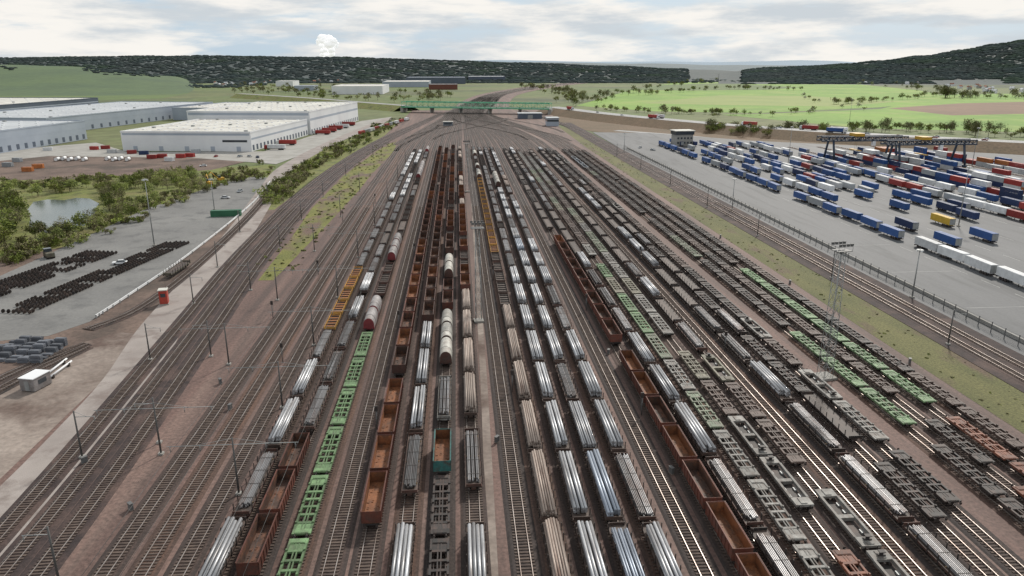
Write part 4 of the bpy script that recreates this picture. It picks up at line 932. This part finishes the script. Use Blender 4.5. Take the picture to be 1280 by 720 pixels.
for d_,name,j,x,y,a_,s_,lab,cat,group,full in VEG:
    K=(trees if name=='tree' else shrubs)[j]
    if count(name): K.place(name,(x,y,-.1),a_,lab,cat,group,full and d_<400,(),s_)
    else: Kf=(treesf if name=='tree' else shrubsf)[j]; tofar(name,Kf.mb,Kf.mats,(x,y,-.1),a_,s_)
def k_house(c,rf):
    k=Kind(); k.part('wall',MB().box(-5,5,-4,4,0,5.5),[c]); g=MB()
    g.face([(-5.4,-4.5,5.4),(5.4,-4.5,5.4),(5.4,0,8.6),(-5.4,0,8.6)]); g.face([(-5.4,0,8.6),(5.4,0,8.6),(5.4,4.5,5.4),(-5.4,4.5,5.4)]); k.part('roof',g,[rf])
    gb=MB(); gb.face([(-5,-4,5.5),(-5,4,5.5),(-5,0,8.4)]); gb.face([(5,-4,5.5),(5,4,5.5),(5,0,8.4)]); k.part('gable',gb,[c])
    k.part('window',MB().box(-.5,.5,-4.05,-3.99,0,1.3),[m_glass],tuple((x,0,z) for x in (-3,0,3) for z in (1,3.4))); k.part('chimney',MB().box(2,2.7,-.4,.4,7.8,9.4),[rf]); return k.done()
hk=[k_house(m_clad,m_tile),k_house(m_conc,m_tile),k_house(m_clad,m_roofg)]
hf=along([(1000,97),(1060,101),(1130,103),(1200,110),(1290,116)],18,3)
for i in range(46):
    x,y=hf(); hk[i%3].place('house',(x,y,-.2),U(0,3.1),'small far house with pitched roof in the village below the right hill','house','houses of the village below the hill',False)
hf=along([(250,108),(330,105),(440,103),(560,99)],15,2)
for i in range(24):
    x,y=hf(); hk[i%3].place('house',(x,y,-.2),U(0,3.1),'small far house near the factory halls at the wood edge','house','houses near the factory halls',False)
for n,(a,ms) in FAR.items():
    lab,cat={'tree':('mass of small far trees in the hedges round the fields','trees'),'shrub':('mass of tiny low bushes scattered in the grass strips','bushes')}.get(n,('mass of the farthest small %ss near the yard throat'%n.replace('_',' '),'railway wagons' if 'wagon' in n else 'steel loads'))
    ob(n,a.mesh(n,ms),None,(0,0,0),0,lab,cat,None,'stuff')
# ---------------------------------------------------------------- hills and woods
def interp(T,x):
    if x<=T[0][0]: return T[0][1]
    for (a,b),(c,d) in zip(T,T[1:]):
        if x<=c: t=(x-a)/(c-a); t=t*t*(3-2*t); return b+(d-b)*t
    return T[-1][1]
ICO_V=[];t_=(1+5**.5)/2
for a in ((-1,t_,0),(1,t_,0),(-1,-t_,0),(1,-t_,0),(0,-1,t_),(0,1,t_),(0,-1,-t_),(0,1,-t_),(t_,0,-1),(t_,0,1),(-t_,0,-1),(-t_,0,1)): ICO_V.append(Vector(a).normalized())
ICO_F=[(0,11,5),(0,5,1),(0,1,7),(0,7,10),(0,10,11),(1,5,9),(5,11,4),(11,10,2),(10,7,6),(7,1,8),(3,9,4),(3,4,2),(3,2,6),(3,6,8),(3,8,9),(4,9,5),(2,4,11),(6,2,10),(8,6,7),(9,8,1)]
def hill(name,T,d0,dc,d1,mat,step,rows,rough=6,nsc=.004):
    def z(px,fd):
        hc=H+dc*.001*(80-interp(T,px))
        t=(fd-d0)/(dc-d0) if fd<dc else (d1-fd)/(d1-dc); t=max(0,min(1,t)); t=t*t*(3-2*t)
        x,y=W(px,fd); return -1+(hc+1)*t+noise.noise(Vector((x*nsc,y*nsc,0)))*rough*t
    px=T[0][0]; xs=[]
    while px<=T[-1][0]: xs.append(px); px+=step
    mb=MB()
    for j in range(rows+1):
        fd=d0+(d1-d0)*(j/rows)
        for px in xs: x,y=W(px,fd); mb.v.append((x,y,z(px,fd)))
    n=len(xs)
    for j in range(rows):
        for i in range(n-1): mb.f.append((j*n+i,j*n+i+1,(j+1)*n+i+1,(j+1)*n+i)); mb.m.append(0); mb.s.append(True)
    struct(name,mb,[mat]); return z
def wood(zf,n,pxr,fr_,size,lab,mask=None,mat=None,zs=.34):
    mb=MB(); c=0
    while c<n:
        px=U(*pxr); fd=fr_[0]+(fr_[1]-fr_[0])*R(); c+=1
        if mask and not mask(px,fd): continue
        x,y=W(px,fd); z=zf(px,fd); s=size*U(.6,1.35); b=len(mb.v)
        for v in ICO_V: k=U(.75,1.2); mb.v.append((x+v.x*s*k,y+v.y*s*k,z+s*.1+v.z*s*zs*k))
        mb.f+=[tuple(b+i for i in f_) for f_ in ICO_F]; mb.m+=[0]*20; mb.s+=[True]*20
    ob('woodland',mb.mesh('woodland',[mat or m_woodl]),None,(0,0,0),0,lab,'wood',None,'stuff')
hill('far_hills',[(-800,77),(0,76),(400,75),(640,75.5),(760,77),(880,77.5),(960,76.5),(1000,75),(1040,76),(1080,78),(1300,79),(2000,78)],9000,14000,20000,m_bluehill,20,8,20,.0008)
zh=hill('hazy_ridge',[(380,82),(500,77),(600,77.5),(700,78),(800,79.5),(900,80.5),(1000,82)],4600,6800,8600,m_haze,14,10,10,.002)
z1=hill('hill_ridge',[(-900,70),(-200,70),(0,73),(120,71.5),(250,70.5),(400,72),(520,75),(640,79),(760,83),(880,88),(1000,94)],2500,4600,7600,m_wood,10,26)
wood(z1,12000,(-250,860),(2560,4800),13,'dark bare woods covering the long ridge on the left')
zg=hill('field_slope',[(-900,73),(-100,78),(0,81),(80,83),(150,88),(210,96),(270,110)],1500,2700,4300,m_fdark,10,16,3)
wood(zg,700,(-200,230),(2300,2800),9,'strip of bare wood on the green slope at far left',lambda px,fd: noise.noise(Vector((px*.01,fd*.002,8)))>.05)
z2=hill('hill',[(900,92),(960,85),(1010,83),(1060,81),(1100,77),(1150,71),(1200,63),(1240,57),(1280,51),(1350,46),(1500,50),(1700,60),(1900,90)],2350,3700,5600,m_wood,8,26,8)
wood(z2,9000,(930,1420),(2450,3750),12,'bare wooded slope of the hill on the right',lambda px,fd: fd>2600 or noise.noise(Vector((px*.012,fd*.003,1)))>-.1)
flat=lambda px,fd:-.3
wood(flat,1500,(180,700),(2050,2700),8,'band of woods behind the factory halls',lambda px,fd: noise.noise(Vector((px*.012,fd*.003,5)))>.02 and not(395<px<690 and fd<2750),None,.5)
wood(flat,1100,(360,640),(2850,3400),9,'woods behind the distant dark halls',lambda px,fd: noise.noise(Vector((px*.012,fd*.003,4)))>-.1,None,.5)
wood(flat,1800,(690,1010),(2600,4600),10,'distant woods beyond the bright green field',lambda px,fd: noise.noise(Vector((px*.015,fd*.002,9)))>-.08,None,.5)
# steam plume
m_steam_glow=bpy.data.materials.new('steam'); m_steam_glow.use_nodes=True; n_=m_steam_glow.node_tree.nodes; l_=m_steam_glow.node_tree.links
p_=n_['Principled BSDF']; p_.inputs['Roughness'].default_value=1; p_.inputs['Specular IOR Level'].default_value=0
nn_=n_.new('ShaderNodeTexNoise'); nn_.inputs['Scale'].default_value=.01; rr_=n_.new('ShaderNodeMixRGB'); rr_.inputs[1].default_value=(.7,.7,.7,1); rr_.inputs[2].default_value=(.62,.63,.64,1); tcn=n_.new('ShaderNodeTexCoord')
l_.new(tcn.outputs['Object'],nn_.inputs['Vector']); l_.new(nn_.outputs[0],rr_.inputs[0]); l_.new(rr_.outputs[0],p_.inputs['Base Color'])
p_.inputs['Emission Color'].default_value=(1,.99,.97,1); p_.inputs['Emission Strength'].default_value=.55  # added glow stands in for light scattered inside the steam
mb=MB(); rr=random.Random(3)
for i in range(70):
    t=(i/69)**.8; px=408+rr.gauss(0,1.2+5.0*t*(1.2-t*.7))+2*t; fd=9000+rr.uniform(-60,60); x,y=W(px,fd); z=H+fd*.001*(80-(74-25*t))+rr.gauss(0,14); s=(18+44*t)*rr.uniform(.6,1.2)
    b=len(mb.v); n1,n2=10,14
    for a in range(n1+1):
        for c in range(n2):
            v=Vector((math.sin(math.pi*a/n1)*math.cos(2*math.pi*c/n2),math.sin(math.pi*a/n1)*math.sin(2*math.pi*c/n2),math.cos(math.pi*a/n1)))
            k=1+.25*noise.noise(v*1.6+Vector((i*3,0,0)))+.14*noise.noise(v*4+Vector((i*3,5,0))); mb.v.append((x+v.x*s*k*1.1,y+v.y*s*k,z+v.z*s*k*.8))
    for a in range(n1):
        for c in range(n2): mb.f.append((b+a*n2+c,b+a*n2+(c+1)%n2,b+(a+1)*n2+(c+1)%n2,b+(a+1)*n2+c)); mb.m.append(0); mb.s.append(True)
ob('steam_plume',mb.mesh('steam_plume',[m_steam_glow]),None,(0,0,0),0,'white steam plume rising above the horizon at left','steam')
print('OBJ',len(bpy.data.objects),cntn)
